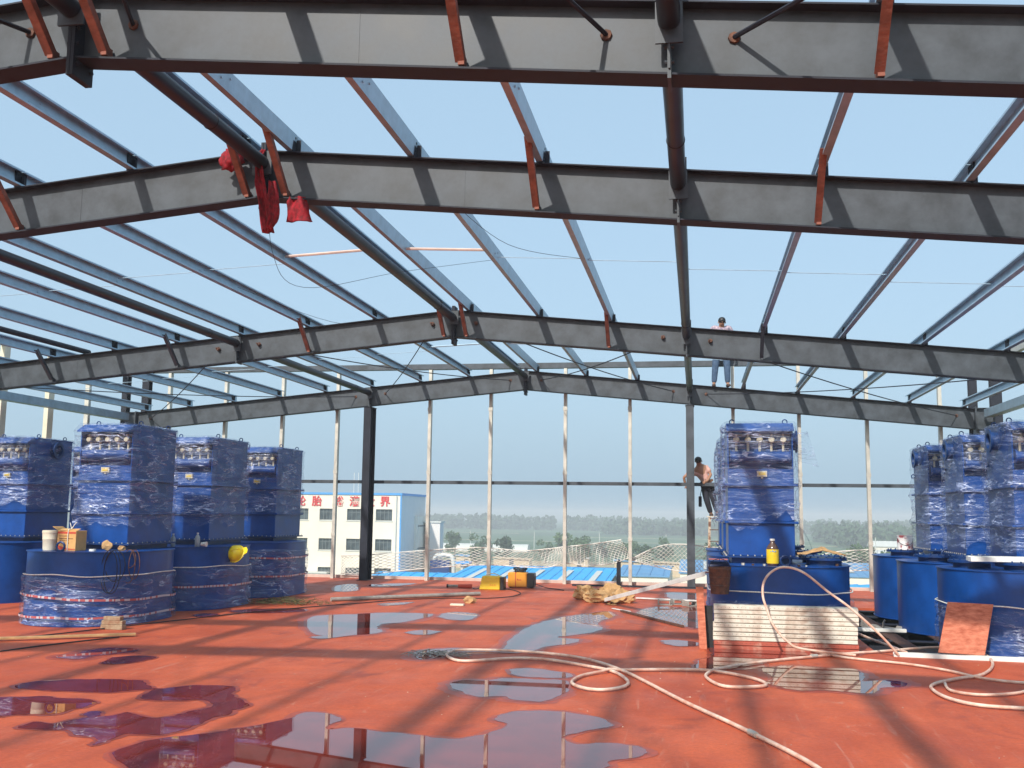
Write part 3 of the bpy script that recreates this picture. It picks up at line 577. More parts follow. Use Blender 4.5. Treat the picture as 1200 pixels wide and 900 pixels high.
# ------------------------------------------------------------ wrapped blue machines
def obround(r, L, n=20, off=0):
    P = []
    for i in range(n + 1):
        a = math.pi + math.pi * i / n; P.append(((r + off) * math.cos(a), (r + off) * math.sin(a)))
    for i in range(n + 1):
        a = math.pi * i / n; P.append(((r + off) * math.cos(a), L + (r + off) * math.sin(a)))
    return P
CACHE = {}
def cached(key, fn):
    if key not in CACHE: CACHE[key] = fn()
    return CACHE[key]
TW, TH = .92, 3.08
def shell_film(w, d, seed, zb, full):
    # film around the tower: perimeter columns x rows, with a cap
    r = .035; per = []
    nx, ny = 22, 26
    for i in range(nx): per.append((-w / 2 + w * i / nx, 0, 0, -1))
    for i in range(ny): per.append((w / 2, d * i / ny, 1, 0))
    for i in range(nx): per.append((w / 2 - w * i / nx, d, 0, 1))
    for i in range(ny): per.append((-w / 2, d - d * i / ny, -1, 0))
    prof = [(3.10, .0), (3.04, .055), (2.975, .15), (2.90, .13), (2.80, .11), (2.70, .11), (2.62, .14), (2.54, .12), (2.46, .06), (2.36, .025), (2.26, .03), (2.19, .065), (2.12, .03), (2.0, .01), (1.88, .008), (1.76, .02), (1.66, .07), (1.60, .03), (1.5, .02), (1.4, .02), (1.3, .02)]
    side = [(3.10, 0), (3.04, .02), (2.6, .02), (2.26, .02), (2.19, .062), (2.1, .02), (1.76, .015), (1.66, .068), (1.58, .02), (1.3, .02)]
    def off(z, P):
        for (za, oa), (zb_, ob) in zip(P, P[1:]):
            if z <= za and z >= zb_: t = (za - z) / (za - zb_); return oa + (ob - oa) * t
        return P[-1][1]
    b = MB(); NR = 44; n = len(per)
    for j in range(NR + 1):
        for i, (x, y, nx_, ny_) in enumerate(per):
            cut = zb + .22 * noise.noise(Vector((x * 2.1 + seed, y * 2.1, seed))) + .10 * noise.noise(Vector((x * 7, y * 7 + seed, 2)))
            cut = max(1.22, cut)
            z = 3.105 - (3.105 - cut) * j / NR
            o = off(z, prof if ny_ < 0 else side) + r * .5
            q = Vector((x, y, z))
            wr = noise.ridged_multi_fractal(Vector((x * 2.6 + seed * 7, y * 2.6, z * 5.5 + x * 2.5 + y * 2)), .8, 2.1, 4, 1, 2)
            o += .020 * wr + .030 * noise.noise(q * 6 + Vector((seed, 0, 0)))
            if j == 0: o = .01
            # round the corners
            cxx = 0
            b.v.append((x + nx_ * o + (.0), y + ny_ * o, z))
    for j in range(NR):
        for i in range(n):
            b.f.append((j * n + i, j * n + (i + 1) % n, (j + 1) * n + (i + 1) % n, (j + 1) * n + i)); b.mi.append(0)
    o = len(b.v); b.v.append((0, d / 2, 3.135))
    for i in range(n): b.f.append((i, o, (i + 1) % n)); b.mi.append(0)
    return b.mesh('plastic_wrap', 'film', smooth='all', fixn=True)
def tub_film(r, L, seed, z1):
    b = MB(); P = catmull([(x, y, 0) for x, y in obround(r, L, 12)], 4, True); n = len(P); NR = 26; cen = Vector((0, L / 2, 0))
    for j in range(NR + 1):
        for i, p in enumerate(P):
            t = j / NR; z = z1 + .05 * noise.noise(Vector((p.x * 1.3, p.y * 1.3, seed))) ; z = z - (z - .02) * t
            d = Vector((p.x, p.y - min(max(p.y, 0), L), 0)).normalized()
            o = .022 + .022 * noise.ridged_multi_fractal(Vector((p.x * 2 + z * 2, p.y * 2 + seed, z * 6)), .8, 2.1, 4, 1, 2) + .02 * noise.noise(Vector((p.x * 5, p.y * 5, z * 5 + seed))) + .05 * max(0, t - .75) * 2 * (1 + noise.noise(p * 3))
            if j == 0: o = .012
            b.v.append((p.x + d.x * o, p.y + d.y * o, z))
    for j in range(NR):
        for i in range(n): b.f.append((j * n + i, j * n + (i + 1) % n, (j + 1) * n + (i + 1) % n, (j + 1) * n + i)); b.mi.append(0)
    return b.mesh('plastic_wrap', 'film', smooth='all')
def machine(loc, label, group, tdx, tdy, tdep=1.35, r=.94, L=.6, seed=0, cut=1.62, tfilm=None, tapes=(), rope=None, man=None, port=1, H=1.09, lugs=False, wrapf=True):
    T = thing('dust_collector', loc, label, 'machine', group)
    key = (r, L, H)
    def tub():
        b = MB(); P = [(x, y) for x, y in obround(r, L)]
        b.poly(P, .012, H - .012); Q = obround(r, L, 20, .018); b.poly(Q, H - .0118, H); b.poly(Q, 0.001, .0118); return b.mesh('tub', 'blue', smooth=True)
    put('tub', cached(('tub',) + key, tub), T)
    # tower
    x0, x1, y0, y1 = -TW / 2, TW / 2, 0, tdep
    def casing(z0, z1, ins=0):
        def f():
            b = MB(); b.box(x0 + ins, x1 - ins, y0 + ins, y1 - ins, z0, z1); return b.mesh('casing', 'blue', bevel=.006)
        return f
    TT = Vector((tdx, tdy, 0))
    k2 = (tdep, H)
    put('base_skirt', cached(('sk',) + k2, lambda: MB().box(x0 + .04, x1 - .04, y0 + .04, y1 - .04, H + .0005, 1.16).mesh('base_skirt', 'bluedark')), T, TT)
    put('lower_casing', cached(('c1',) + k2, casing(1.186, 1.645)), T, TT)
    put('middle_casing', cached(('c2',) + k2, casing(1.679, 2.175)), T, TT)
    def upper():
        b = MB(); b.box(x0, x1, y0 + .20, y1, 2.209, 3.06); b.box(x0, x1, y0, y0 + .1985, 2.209, 2.42)
        b.box(x0, x0 + .02, y0, y0 + .1985, 2.4205, 3.06); b.box(x1 - .02, x1, y0, y0 + .1985, 2.4205, 3.06); return b.mesh('upper_casing', 'blue', bevel=.004)
    put('upper_casing', cached(('c3',) + k2, upper), T, TT)
    def ring(z):
        def f():
            b = MB(); e = .05; b.box(x0 - e, x1 + e, y0 - e, y1 + e, z - .0165, z + .0165); return b.mesh('flange', 'blue', bevel=.004)
        return f
    for z in (1.662, 2.192): put('flange', cached(('r', z) + k2, ring(z)), T, TT)
    fl = put('bolted_flange', cached(('rb',) + k2, lambda: MB().box(x0 - .06, x1 + .06, y0 - .06, y1 + .06, 1.1605, 1.1855).mesh('bolted_flange', 'bluedark', bevel=.003)), T, TT)
    def bolts():
        b = MB()
        for i in range(11):
            t = i / 10
            for x, y in ((x0 - .03 + (TW + .06) * t, y0 - .035), (x1 + .035, y0 - .03 + (tdep + .06) * t), (x0 - .035, y0 - .03 + (tdep + .06) * t)): b.lathe([(.008, 0), (.008, .018)], (x, y, 1.186), 6)
        return b.mesh('bolts', 'galvstud')
    put('bolts', cached(('bt',) + k2, bolts), fl, kind='stuff')
    def hood():
        b = MB(); b.add([(x0 - .01, y0 - .10, 2.955), (x1 + .01, y0 - .10, 2.955), (x1 + .01, y0 + .2, 2.98), (x0 - .01, y0 + .2, 2.98), (x0 - .01, y0 - .10, 2.98), (x1 + .01, y0 - .10, 2.98), (x1 + .01, y0 + .1, 3.085), (x0 - .01, y0 + .1, 3.085)],
                        [(0, 3, 2, 1), (0, 1, 5, 4), (4, 5, 6, 7), (1, 2, 6, 5), (3, 0, 4, 7), (2, 3, 7, 6)])
        b.box(x0 - .01, x1 + .01, y0 + .201, y1 + .01, 3.061, 3.085); return b.mesh('hood', 'blue')
    put('hood', cached(('hd',) + k2, hood), T, TT)
    def header():
        b = MB(); b.tube([(x0 + .04, y0 + .03, 2.60), (x1 - .04, y0 + .03, 2.60)], .075, 18)
        for xx in (x0 + .04, x1 - .05): b.lathe([(.095, 0), (.095, .012)], (xx, y0 + .03, 2.60), 18, 0, 'x')
        return b.mesh('header_pipe', 'blue', smooth=True)
    put('header_pipe', cached(('hp',) + k2, header), T, TT)
    def valve():
        b = MB(); b.lathe([(.034, -.055), (.04, -.05), (.046, -.03), (.046, .0), (.03, .02), (.022, .06)], (0, 0, 0), 12, 0, 'y'); b.box(-.014, .014, -.03, .02, .038, .085)
        b.tube([(0, .03, -.03), (0, .03, -.17)], .018, 8); return b.mesh('pulse_valve', 'brass', smooth=True)
    for k in range(5):
        put('pulse_valve', cached('valve', valve), T, TT + Vector((x0 + .13 + k * .165, y0 + .06, 2.84)))
    def valverail():
        b = MB(); b.box(x0 + .03, x1 - .03, y0 + .12, y0 + .16, 2.80, 2.83); b.box(x0 + .03, x1 - .03, y0 + .12, y0 + .15, 2.89, 2.93); return b.mesh('valve_rail', 'greyfloor')
    put('valve_rail', cached(('vr',) + k2, valverail), T, TT)
    def plate():
        b = MB(); b.box(-.07, .07, -.035, -.002, 2.31, 2.39); b.box(-.05, .05, -.039, -.0355, 2.33, 2.37, 1); b.lathe([(.015, 0), (.015, .02)], (0, -.02, 2.285), 8); return b.mesh('junction_box', ['brass', 'yellow'], bevel=.003)
    put('junction_box', cached('jb', plate), T, TT + Vector((.02, 0, 0)))
    if port:
        def prt():
            b = MB(); b.lathe([(.13, 0), (.13, .10), (.17, .101), (.17, .12), (.11, .121), (.10, .02)], (0, 0, 0), 24, 0, 'x'); return b.mesh('side_port', 'bluedark', smooth=True)
        sp = put('side_port', cached('port', prt), T, TT + Vector((port * TW / 2, tdep * .55, 2.86)), (0, 0, 0 if port > 0 else math.pi))
    def lug():
        b = MB(); b.tube([(.034 * math.cos(t * math.pi / 7), 0, .04 + .034 * math.sin(t * math.pi / 7)) for t in range(15)], .009, 6, cap=False); b.box(-.03, .03, -.0085, .0085, 0, .012); return b.mesh('lifting_lug', 'bluedark')
    lg = cached('lug', lug)
    for xx, yy, zz in ((x0 + .08, .35, 3.085), (x1 - .08, .35, 3.085), (x0 + .08, tdep - .15, 3.085), (x1 - .08, tdep - .15, 3.085)): put('lifting_lug', lg, T, TT + Vector((xx, yy, zz)))
    if group != GL:
        for k in range(3): put('lifting_lug', lg, T, TT + Vector((x0 - .035, .25 + .45 * k, 2.95 - .22 * k)))
    o = put('lifting_lug', lg, T, (0.02, -r + .06, H)); o.scale = (1.9, 1.6, 1.9)
    if man:
        def mh():
            b = MB(); b.lathe([(.24, 0), (.24, .07), (.31, .071), (.31, .085), (.31, .086), (.31, .105), (.05, .112)], (0, 0, 0), 28)
            for k in range(16):
                a = k * math.pi / 8; b.lathe([(.011, .105), (.011, .125)], (.28 * math.cos(a), .28 * math.sin(a), 0), 6)
            return b.mesh('manhole', 'bluedark', smooth=True)
        for mm in man: put('manhole', cached('mh', mh), T, (mm[0], mm[1], H + .0005))
    if wrapf: put('plastic_wrap', shell_film(TW + .02, tdep + .02, seed, cut, True), T, TT + Vector((0, -.01, 0)), label='clear stretch film wound round the tower')
    if tfilm: put('plastic_wrap', tub_film(r, L, seed + 3, tfilm), T, label='clear stretch film wound round the tub')
    for z, tilt in tapes:
        b = MB(); P = catmull([(x, y, 0) for x, y in obround(r + .062, L, 12)], 11, True); n = len(P); rd = random.Random(seed)
        for i, p in enumerate(P): zz = z + tilt * p.x + .02 * noise.noise(p * 1.5 + Vector((seed, z, 0))); b.v += [(p.x, p.y, zz - .016), (p.x, p.y, zz + .016)]
        for i in range(n): j = (i + 1) % n; b.f.append((2 * i, 2 * j, 2 * j + 1, 2 * i + 1)); b.mi.append(0 if rd.random() < .5 else 1)
        put('caution_tape', b.mesh('caution_tape', ['tapewhite', 'tapered'], fixn=False), T, label='red and white printed tape round the tub')
    if rope:
        b = MB(); P = catmull([(x, y, 0) for x, y in obround(r + .035, L, 12)], 4, True)
        pts = [Vector((p.x, p.y, rope + .05 * noise.noise(p * 1.3 + Vector((seed, 0, 0))))) for p in P]; pts.append(pts[0])
        b.tube(pts, .009, 6); put('tie_rope', b.mesh('tie_rope', 'rope', smooth=True), T)
    return T
M['tapewhite'] = mat('tape_white', (.50, .46, .50), .4); M['tapered'] = mat('tape_red', (.42, .10, .10), .4)
GL, GC, GR = 'blue machines in the left row', 'blue machines in the middle row', 'blue machines in the right row'
machine((-9.33, 14.85, 0), 'wrapped blue dust collector at left with a carton and bucket on its tub', GL, 0.0, .2, seed=1, cut=1.50, tfilm=.72, tapes=((.42, -.05), (.13, 0)), rope=.74, r=.93, port=0, tdep=1.38)
machine((-9.22, 17.5, 0), 'wrapped blue dust collector with a yellow helmet hung on its tub', GL, -.1, .3, seed=2, cut=1.50, tfilm=.72, tapes=((.40, 0),), rope=.73, r=.95, port=0, tdep=1.5)
machine((-9.22, 20.3, 0), 'farthest blue dust collector of the left row, beside the cream building', GL, -.05, .4, seed=3, cut=1.66, tfilm=.95, tapes=((.42, 0), (.78, 0)), r=.97, port=0, tdep=1.4)
machine((-13.1, 17.6, 0), 'blue dust collector cut by the left picture edge, pipe port on its side', GL, 0, .2, seed=4, cut=1.75, port=1)
machine((-13.1, 20.4, 0), 'blue dust collector hidden behind the carton machine at left', GL, 0, .2, seed=5, cut=1.7, port=1)
machine((1.15, 15.3, 0), 'middle blue dust collector with a yellow labelled bottle, behind stacked steel panels', GC, -.245, -.2, seed=6, cut=1.66, tfilm=.60, rope=.72, r=.96, man=((.60, -.2), (.62, .55)), port=1, tdep=1.3, H=1.08)
machine((1.15, 18.2, 0), 'blue dust collector directly behind the middle one', GC, -.245, -.2, seed=7, cut=1.66, r=.96, man=((.60, -.2),), port=1, tdep=1.3, H=1.08)
machine((1.15, 21.0, 0), 'blue dust collector last in the middle row', GC, -.245, -.2, seed=8, cut=1.66, r=.96, man=((.60, -.2),), port=1, tdep=1.3, H=1.08)
machine((4.3, 15.15, 0), 'blue dust collector at the right picture edge, tub bottom wrapped in film', GR, .40, -.2, seed=9, cut=1.3, tfilm=.58, rope=.62, r=.98, L=.2, man=((-.05, -.45), (-.55, .15)), port=-1, tdep=1.25, H=1.08)
machine((4.15, 17.3, 0), 'blue dust collector second from the front in the right row', GR, .48, .0, seed=10, cut=1.3, r=.98, L=.2, man=((-.5, -.2), (-.1, -.5)), port=-1, tdep=1.25, H=1.08)
machine((4.15, 19.6, 0), 'blue dust collector farthest back in the right row under a paint can', GR, .48, .2, seed=11, cut=1.3, r=.98, L=.2, man=((-.5, -.15),), port=-1, tdep=1.25, H=1.08)
# loose flap of film hanging from the middle machine's port
b = MB()
for i in range(9):
    for j in range(9):
        u, v = i / 8, j / 8
        x = 1.365 + .1 + .26 * u * (.5 + v * .6); z = 2.98 - .42 * v - .10 * u * v; y = 15.55 + .10 * math.sin(u * 4 + v * 2) - .1 * u
        b.v.append((x, y + .03 * noise.noise(Vector((u * 5, v * 5, 1))), z))
for i in range(8):
    for j in range(8): b.f.append((i * 9 + j, (i + 1) * 9 + j, (i + 1) * 9 + j + 1, i * 9 + j + 1)); b.mi.append(0)
put('plastic_flap', b.mesh('plastic_flap', 'film', smooth='all'), label='loose flap of clear film hanging off the top right of the middle machine', cat='plastic film')
b = MB()
for i in range(13):
    for j in range(9):
        a = i / 12 * math.pi * .55; v = j / 8
        b.v.append((1.37 + .30 * math.sin(a) + .02 * v, 15.7 + .3 * v + .02 * math.sin(9 * a), 1.14 + .50 * math.cos(a) * (1 - .1 * v)))
for i in range(12):
    for j in range(8): b.f.append((i * 9 + j, (i + 1) * 9 + j, (i + 1) * 9 + j + 1, i * 9 + j + 1)); b.mi.append(0)
put('plastic_flap', b.mesh('plastic_flap', 'film', smooth='all'), label='bulging sheet of clear film beside the middle machine above its manhole', cat='plastic film')

# ------------------------------------------------------------ things on and around the machines
def lathe_thing(name, prof, loc, matn, label, cat, n=24, parts=()):
    T = thing(name, loc, label, cat); put('body', MB().lathe(prof, n=n).mesh('body', matn, smooth=True), T)
    for pn, pm, mt in parts: put(pn, pm.mesh(pn, mt, smooth=True), T)
    return T
# cream bucket and carton on the first left tub
zt = 1.092
lathe_thing('plastic_bucket', [(.095, 0), (.10, .02), (.108, .16), (.112, .165), (.112, .18), (.110, .185), (.115, .25), (.118, .27), (.118, .30), (.100, .302)], (-9.74, 14.35, zt), 'cream', 'cream plastic bucket beside the orange carton', 'bucket',
            parts=(('rim', MB().lathe([(.1195, .262), (.123, .266), (.123, .276), (.1195, .28)]), 'cream'),))
T = thing('carton', (-9.42, 14.42, zt), 'open orange carton with red print standing on the left tub', 'carton', rz=-.12)
b = MB(); b.box(-.17, .17, -.12, .12, 0, .30); put('box', b.mesh('box', 'carton', bevel=.004), T)
b = MB(); b.bar((-.17, 0, .302), (-.28, 0, .36), .22, .004, up=(0, 0, 1)); b.bar((0.02, -.119, .303), (.0, -.02, .33), .3, .004, up=(0, 0, 1)); put('flap', b.mesh('flap', 'carton'), T)
b = MB(); b.box(-.165, .165, -.1225, -.1205, .255, .285); b.add([(-.168, -.1225, .09), (-.168, -.1225, .015), (.168, -.1225, .015), (.168, -.1225, .028), (.05, -.1225, .035), (-.06, -.1225, .055)], [(0, 1, 2, 3, 4, 5)])
put('red_print', b.mesh('red_print', 'cartonred', fixn=False), T)
b = MB(); rd = random.Random(4)
for zz, xs, n, w in ((.215, -.13, 9, .012), (.175, -.13, 14, .014), (.148, -.12, 14, .008), (.105, -.09, 3, .018), (.105, .03, 1, .02)):
    for k in range(n): b.box(xs + k * (w + .004), xs + k * (w + .004) + w * rd.uniform(.6, 1), -.1222, -.1205, zz, zz + w * .9)
put('printed_lines', b.mesh('printed_lines', 'ink'), T)
b = MB(); b.tube(catmull([(.03, -.126, .0), (.03, -.126, .30), (.03, -.06, .33), (.08, -.05, .40), (.12, -.06, .43)], 5), .006, 6); b.tube([(.03, -.06, .33), (-.01, -.05, .42)], .006, 6); put('string', b.mesh('string', 'rope'), T)
# junk on left tub
b = ico_blob((0, 0, .075), (.085, .05, .075), 5, 2, .5, 3); put('paper_bag', b.mesh('paper_bag', 'kraft'), None, (-8.88, 14.5, zt), label='crumpled brown paper bag on the right end of the left tub', cat='bag')
b = ico_blob((0, 0, .04), (.06, .045, .04), 8, 2, .5, 3); put('work_glove', b.mesh('work_glove', 'kraft'), None, (-8.70, 14.62, zt), label='small orange brown rag beside the paper bag', cat='rag')
put('tape_roll', MB().lathe([(.05, 0), (.05, .03), (.03, .031), (.03, .001)]).mesh('tape_roll', 'white', smooth=True), None, (-9.02, 14.35, zt), label='white tape roll lying on the left tub', cat='tape')
# coiled cables hanging down
def hang(cx, cy, w, h, n, label, rr=.007, mt='black'):
    b = MB()
    for k in range(n):
        ww, hh = w * random.uniform(.6, 1.1), h * random.uniform(.5, 1.1); ox = random.uniform(-.06, .06)
        pts = []
        for i in range(25):
            t = i / 24 * 2 * math.pi; pts.append((cx + ox + ww * math.sin(t) * .5, cy - .02 * k - .03, 1.12 - hh * (1 - math.cos(t)) * .5))
        b.tube(pts, rr, 6)
    put('hanging_cable', b.mesh('hanging_cable', mt, smooth=True), label=label, cat='cable')
hang(-8.55, 14.22, .42, .78, 3, 'thin cable loops hanging from the first left tub', .006, 'steel_dark_and_shade')
hang(-8.42, 14.5, .25, .5, 3, 'tangle of dark cable ends between the first and second left tubs', .006, 'rustdark')
# helmet
T = thing('safety_helmet', (-8.19, 17.55, .95), 'yellow safety helmet hung on the second left tub', 'helmet'); T.rotation_euler = (math.radians(62), math.radians(-20), 0)
put('shell', MB().lathe([(.155, 0), (.152, .02), (.146, .06), (.125, .105), (.085, .14), (.04, .155), (.001, .158)]).mesh('shell', 'helmet', smooth='all'), T)
b = MB(); b.lathe([(.10, -.004), (.17, -.004), (.172, .006), (.15, .010)]); b.poly([(.12, -.08), (.215, -.06), (.235, 0), (.215, .06), (.12, .08)], -.003, .005); put('brim', b.mesh('brim', 'helmet'), T)
b = MB(); b.bar((-.13, 0, .075), (.13, 0, .075), .03, .17); put('crest', MB().tube([(-.15, 0, .05), (-.11, 0, .125), (0, 0, .162), (.11, 0, .125), (.15, 0, .05)], .012, 6).mesh('crest', 'helmet', smooth=True), T)
b = MB(); b.tube(catmull([(0, .14, 0), (.05, .16, -.1), (0, .02, -.16), (-.02, -.1, -.1), (0, -.14, 0)], 5), .006, 5); put('chin_strap', b.mesh('chin_strap', 'black'), T)
# bottles on second left tub
def bottle(loc, label, h=.24, r=.045, mt='glassb', capm='white', lab=None):
    T = thing('bottle', loc, label, 'bottle')
    put('body', MB().lathe([(r * .9, 0), (r, .01), (r, h * .62), (r * .85, h * .72), (r * .38, h * .86), (r * .36, h * .93)], n=18).mesh('body', mt, smooth=True), T)
    put('cap', MB().lathe([(r * .42, h * .931), (r * .42, h), (r * .3, h * 1.004)], n=12).mesh('cap', capm, smooth=True), T)
    if lab: put('label', MB().lathe([(r * 1.015, h * .08), (r * 1.02, h * .085), (r * 1.02, h * .60), (r * 1.015, h * .605)], n=18).mesh('label', lab, smooth=True), T)
    return T
M['glassb'] = mat('cloudy_plastic_bottle', (.32, .36, .38), .2)
bottle((-9.0, 16.75, zt), 'cloudy plastic bottle on the left of the second left tub', .22, .04)
bottle((-8.62, 16.9, zt), 'cloudy plastic bottle near the helmet on the second left tub', .24, .045)
put('paper_cup', MB().lathe([(.03, 0), (.045, .1)], n=16, axis='x').mesh('paper_cup', 'white', smooth=True), None, (-8.52, 16.85, zt + .046), label='white paper cup lying next to the bottle on the second left tub', cat='cup')
# middle tub: bottle, cardboard, nuts, bucket, bracket
T = bottle((1.02, 14.62, 1.082), 'oil bottle with a bright yellow label and white cap on the middle tub', .36, .082, 'liquid', 'white', 'yellow')
b = MB()
for k, (x, z, w, h) in enumerate(((-.035, .165, .012, .014), (-.012, .168, .016, .018), (.008, .16, .010, .016), (.028, .165, .012, .016))): b.box(x, x + w, -.0870, -.0838, z + .02, z + h + .02)
put('label_mark', b.mesh('label_mark', 'trimblue'), T)
b = MB()
N_ = 14
for i in range(N_ + 1):
    for j in range(N_ + 1):
        u, v = i / N_ - .5, j / N_ - .5
        b.v.append((u * .62, v * .34, .055 + .11 * (1 - abs(u) * 2) * (1 - abs(v)) + .02 * noise.noise(Vector((u * 9, v * 9, 0)))))
for i in range(N_):
    for j in range(N_): q = i * (N_ + 1) + j; b.f.append((q, q + N_ + 1, q + N_ + 2, q + 1)); b.mi.append(0)
o = put('cardboard_scrap', b.mesh('cardboard_scrap', 'kraft'), None, (1.70, 14.95, 1.17), label='brown cardboard scrap peaked over the manhole of the middle machine', cat='cardboard'); sm = o.modifiers.new('thick', 'SOLIDIFY'); sm.thickness = .006
for k, (x, y, w) in enumerate(((.62, 14.55, .05), (.75, 14.52, .035), (.90, 14.50, .04), (1.35, 14.45, .04), (1.45, 14.5, .03), (1.9, 14.9, .05))):
    put('steel_nut', MB().lathe([(w * .5, 0), (w * .5, w * .6)], n=6).mesh('steel_nut', 'rustdark' if k % 2 else 'galvstud'), None, (x, y, 1.081), label='loose fitting on the middle tub, ' + ['leftmost, rusty', 'second, left of the bottle', 'third, just left of the bottle', 'right of the bottle', 'between bottle and cardboard', 'rusty, under the cardboard'][k], cat='fitting', group='loose fittings on the middle tub')
T = thing('rusty_bucket', (.30, 14.36, .70), 'brown rust stained bucket hung at the left of the middle tub', 'bucket')
put('body', MB().lathe([(.115, 0), (.12, .01), (.15, .33), (.155, .335), (.155, .36), (.146, .36), (.14, .33), (.11, .02)], n=26).mesh('body', 'rustdark', smooth=True), T)
b = MB(); b.tube(catmull([(-.15, 0, .34), (-.1, 0, .43), (0, .02, .47), (.1, 0, .43), (.15, 0, .34)], 5), .005, 6); put('handle', b.mesh('handle', 'steel_dark_and_shade'), T)
for z in (.11, .22): put('rib', MB().lathe([(.125 + z * .07, z), (.132 + z * .07, z + .006), (.125 + z * .07, z + .012)], n=26).mesh('rib', 'rustdark', smooth=True), T)
T = thing('steel_bracket', (.27, 14.75, 1.082), 'blue steel bracket with a red smeared plate above the rusty bucket', 'bracket')
b = MB(); b.box(-.12, .16, -.12, .15, 0, .06); b.box(-.10, .14, -.35, -.1205, .04, .055); put('plate', b.mesh('plate', 'bluedark', bevel=.004), T)
put('smear', MB().box(-.11, .15, -.12, .14, .0605, .068).mesh('smear', 'hosered', bevel=.002), T)
put('hook', MB().bar((.03, -.36, .045), (.03, -.36, .10), .03, .01).mesh('hook', 'bluedark'), T)
# paint can and scraps on right tubs
T = thing('paint_can', (3.63, 19.3, 1.19), 'white paint can splashed with red on the farthest right tub', 'can')
put('body', MB().lathe([(.13, 0), (.135, .01), (.132, .015), (.132, .24), (.137, .245), (.137, .255), (.12, .255), (.118, .245)]).mesh('body', 'paintcan', smooth=True), T)
put('handle', MB().tube(catmull([(-.135, 0, .2), (-.1, -.1, .12), (0, -.14, .08), (.1, -.1, .12), (.135, 0, .2)], 5), .004, 5).mesh('handle', 'steel_dark_and_shade'), T)
for k, (x, y, z, ln, rz) in enumerate(((3.95, 14.62, 1.19, .80, .05), (4.05, 14.80, 1.192, .95, -.04))):
    b = MB(); b.box(-ln / 2, ln / 2, -.07, .07, 0, .06); b.box(-ln / 2 - .001, ln / 2 + .001, -.05, -.02, .0602, .066)
    put('white_profile', b.mesh('white_profile', 'white', bevel=.004), None, (x, y, z + .001), (0, 0, rz), label=['front white box profile lying on the right tub', 'back white box profile lying on the right tub'][k], cat='profile', group='white profiles on the right tub')
b = MB(); b.add([(-.16, 0, 0), (.2, -.05, 0), (.12, .1, .02), (-.06, .02, .17)], [(0, 1, 3), (1, 2, 3), (2, 0, 3), (0, 2, 1)]); put('cardboard_scrap', b.mesh('cardboard_scrap', 'kraft'), None, (4.55, 14.65, 1.197), label='folded brown cardboard standing at the right end of the white profiles', cat='cardboard')

# stack of ribbed sheets in front of the middle tub
def sheet_panel():
    b = MB(); w = 1.84; t = .10
    # ribbed edge profile seen end-on: two flutes
    b.box(-w / 2, w / 2, -.10, .10, 0, .046); b.box(-w / 2, w / 2, -.086, .086, .0465, .056); b.box(-w / 2, w / 2, -.103, .103, .0565, .104); b.box(-w / 2, w / 2, -.08, .08, .1045, .114)
    return b.mesh('ribbed_sheet', 'panelcream', bevel=.003)
SP = sheet_panel()
def holes():
    b = MB()
    for k in range(34): b.box(-.88 + k * .053, -.88 + k * .053 + .008, -.1045, -.1031, .078, .084)
    return b.mesh('bolt_holes', 'pit')
HM = holes()
nm = ['lowest', 'second from the bottom', 'middle one', 'second from the top', 'topmost']
for k in range(5):
    o = put('ribbed_sheet', SP, None, (1.13 + random.uniform(-.012, .012), 14.235 + random.uniform(-.008, .008), .001 + .1155 * k), (0, 0, random.uniform(-.004, .004)), label='dusty white ribbed steel sheet, %s in the stack before the middle machine' % nm[k], cat='steel sheet', group='stacked white steel sheets')
    if k == 0: o.data = SP.copy(); o.data.materials[0] = M['smeared'] if 'smeared' in M else M.setdefault('smeared', mat('red_smeared_coated_steel', (.42, .09, .055), .5, col2=(.62, .50, .38), scale=6, thr=(.38 + .14 * (1 - k), .72 + .1 * (1 - k))))
    put('bolt_holes', HM, o, kind='stuff')
b = MB(); b.hexa([(-.05, -.012, 0), (.05, -.012, 0), (.05, .012, 0), (-.05, .012, 0), (-.09, .10, .80), (.01, .10, .80), (.01, .124, .80), (-.09, .124, .80)])
put('leaning_plank', b.mesh('leaning_plank', 'wood', bevel=.003), None, (.07, 14.05, .001), label='pinkish wooden plank leaning against the left of the panel stack', cat='plank')
b = MB(); b.hexa([(-.05, -.01, 0), (.06, -.01, 0), (.06, .01, 0), (-.05, .01, 0), (-.05, .0, .55), (.06, .0, .55), (.06, .02, .55), (-.05, .02, .55)])
put('black_board', b.mesh('black_board', 'black'), None, (.14, 14.22, .001), label='narrow black board between the plank and the panel stack', cat='board')
# red plywood board leaning on the right tub
b = MB(); b.hexa([(-.28, -.009, 0), (.28, -.009, 0), (.28, .009, 0), (-.28, .009, 0), (-.10, -.009, .66), (.46, -.009, .66), (.46, .009, .66), (-.10, .009, .66)]); o = put('plywood_board', b.mesh('plywood_board', 'wood', bevel=.002), None, (3.26, 13.99, .06), (math.radians(-20), math.radians(2), math.radians(3)), label='reddish plywood board leaning against the right hand tub', cat='board')
b = MB(); b.box(-1.3, 1.9, -.05, .05, 0, .004); b.box(-1.3, 1.9, -.05, -.046, .0042, .05); b.box(-1.3, 1.9, .046, .05, .0042, .05); b.box(-1.3, 1.9, -.0458, -.02, .046, .05)
put('white_profile', b.mesh('white_profile', 'white'), None, (3.75, 13.93, .001), (0, 0, -.07), label='long white steel profile on the floor in front of the right machines', cat='profile')
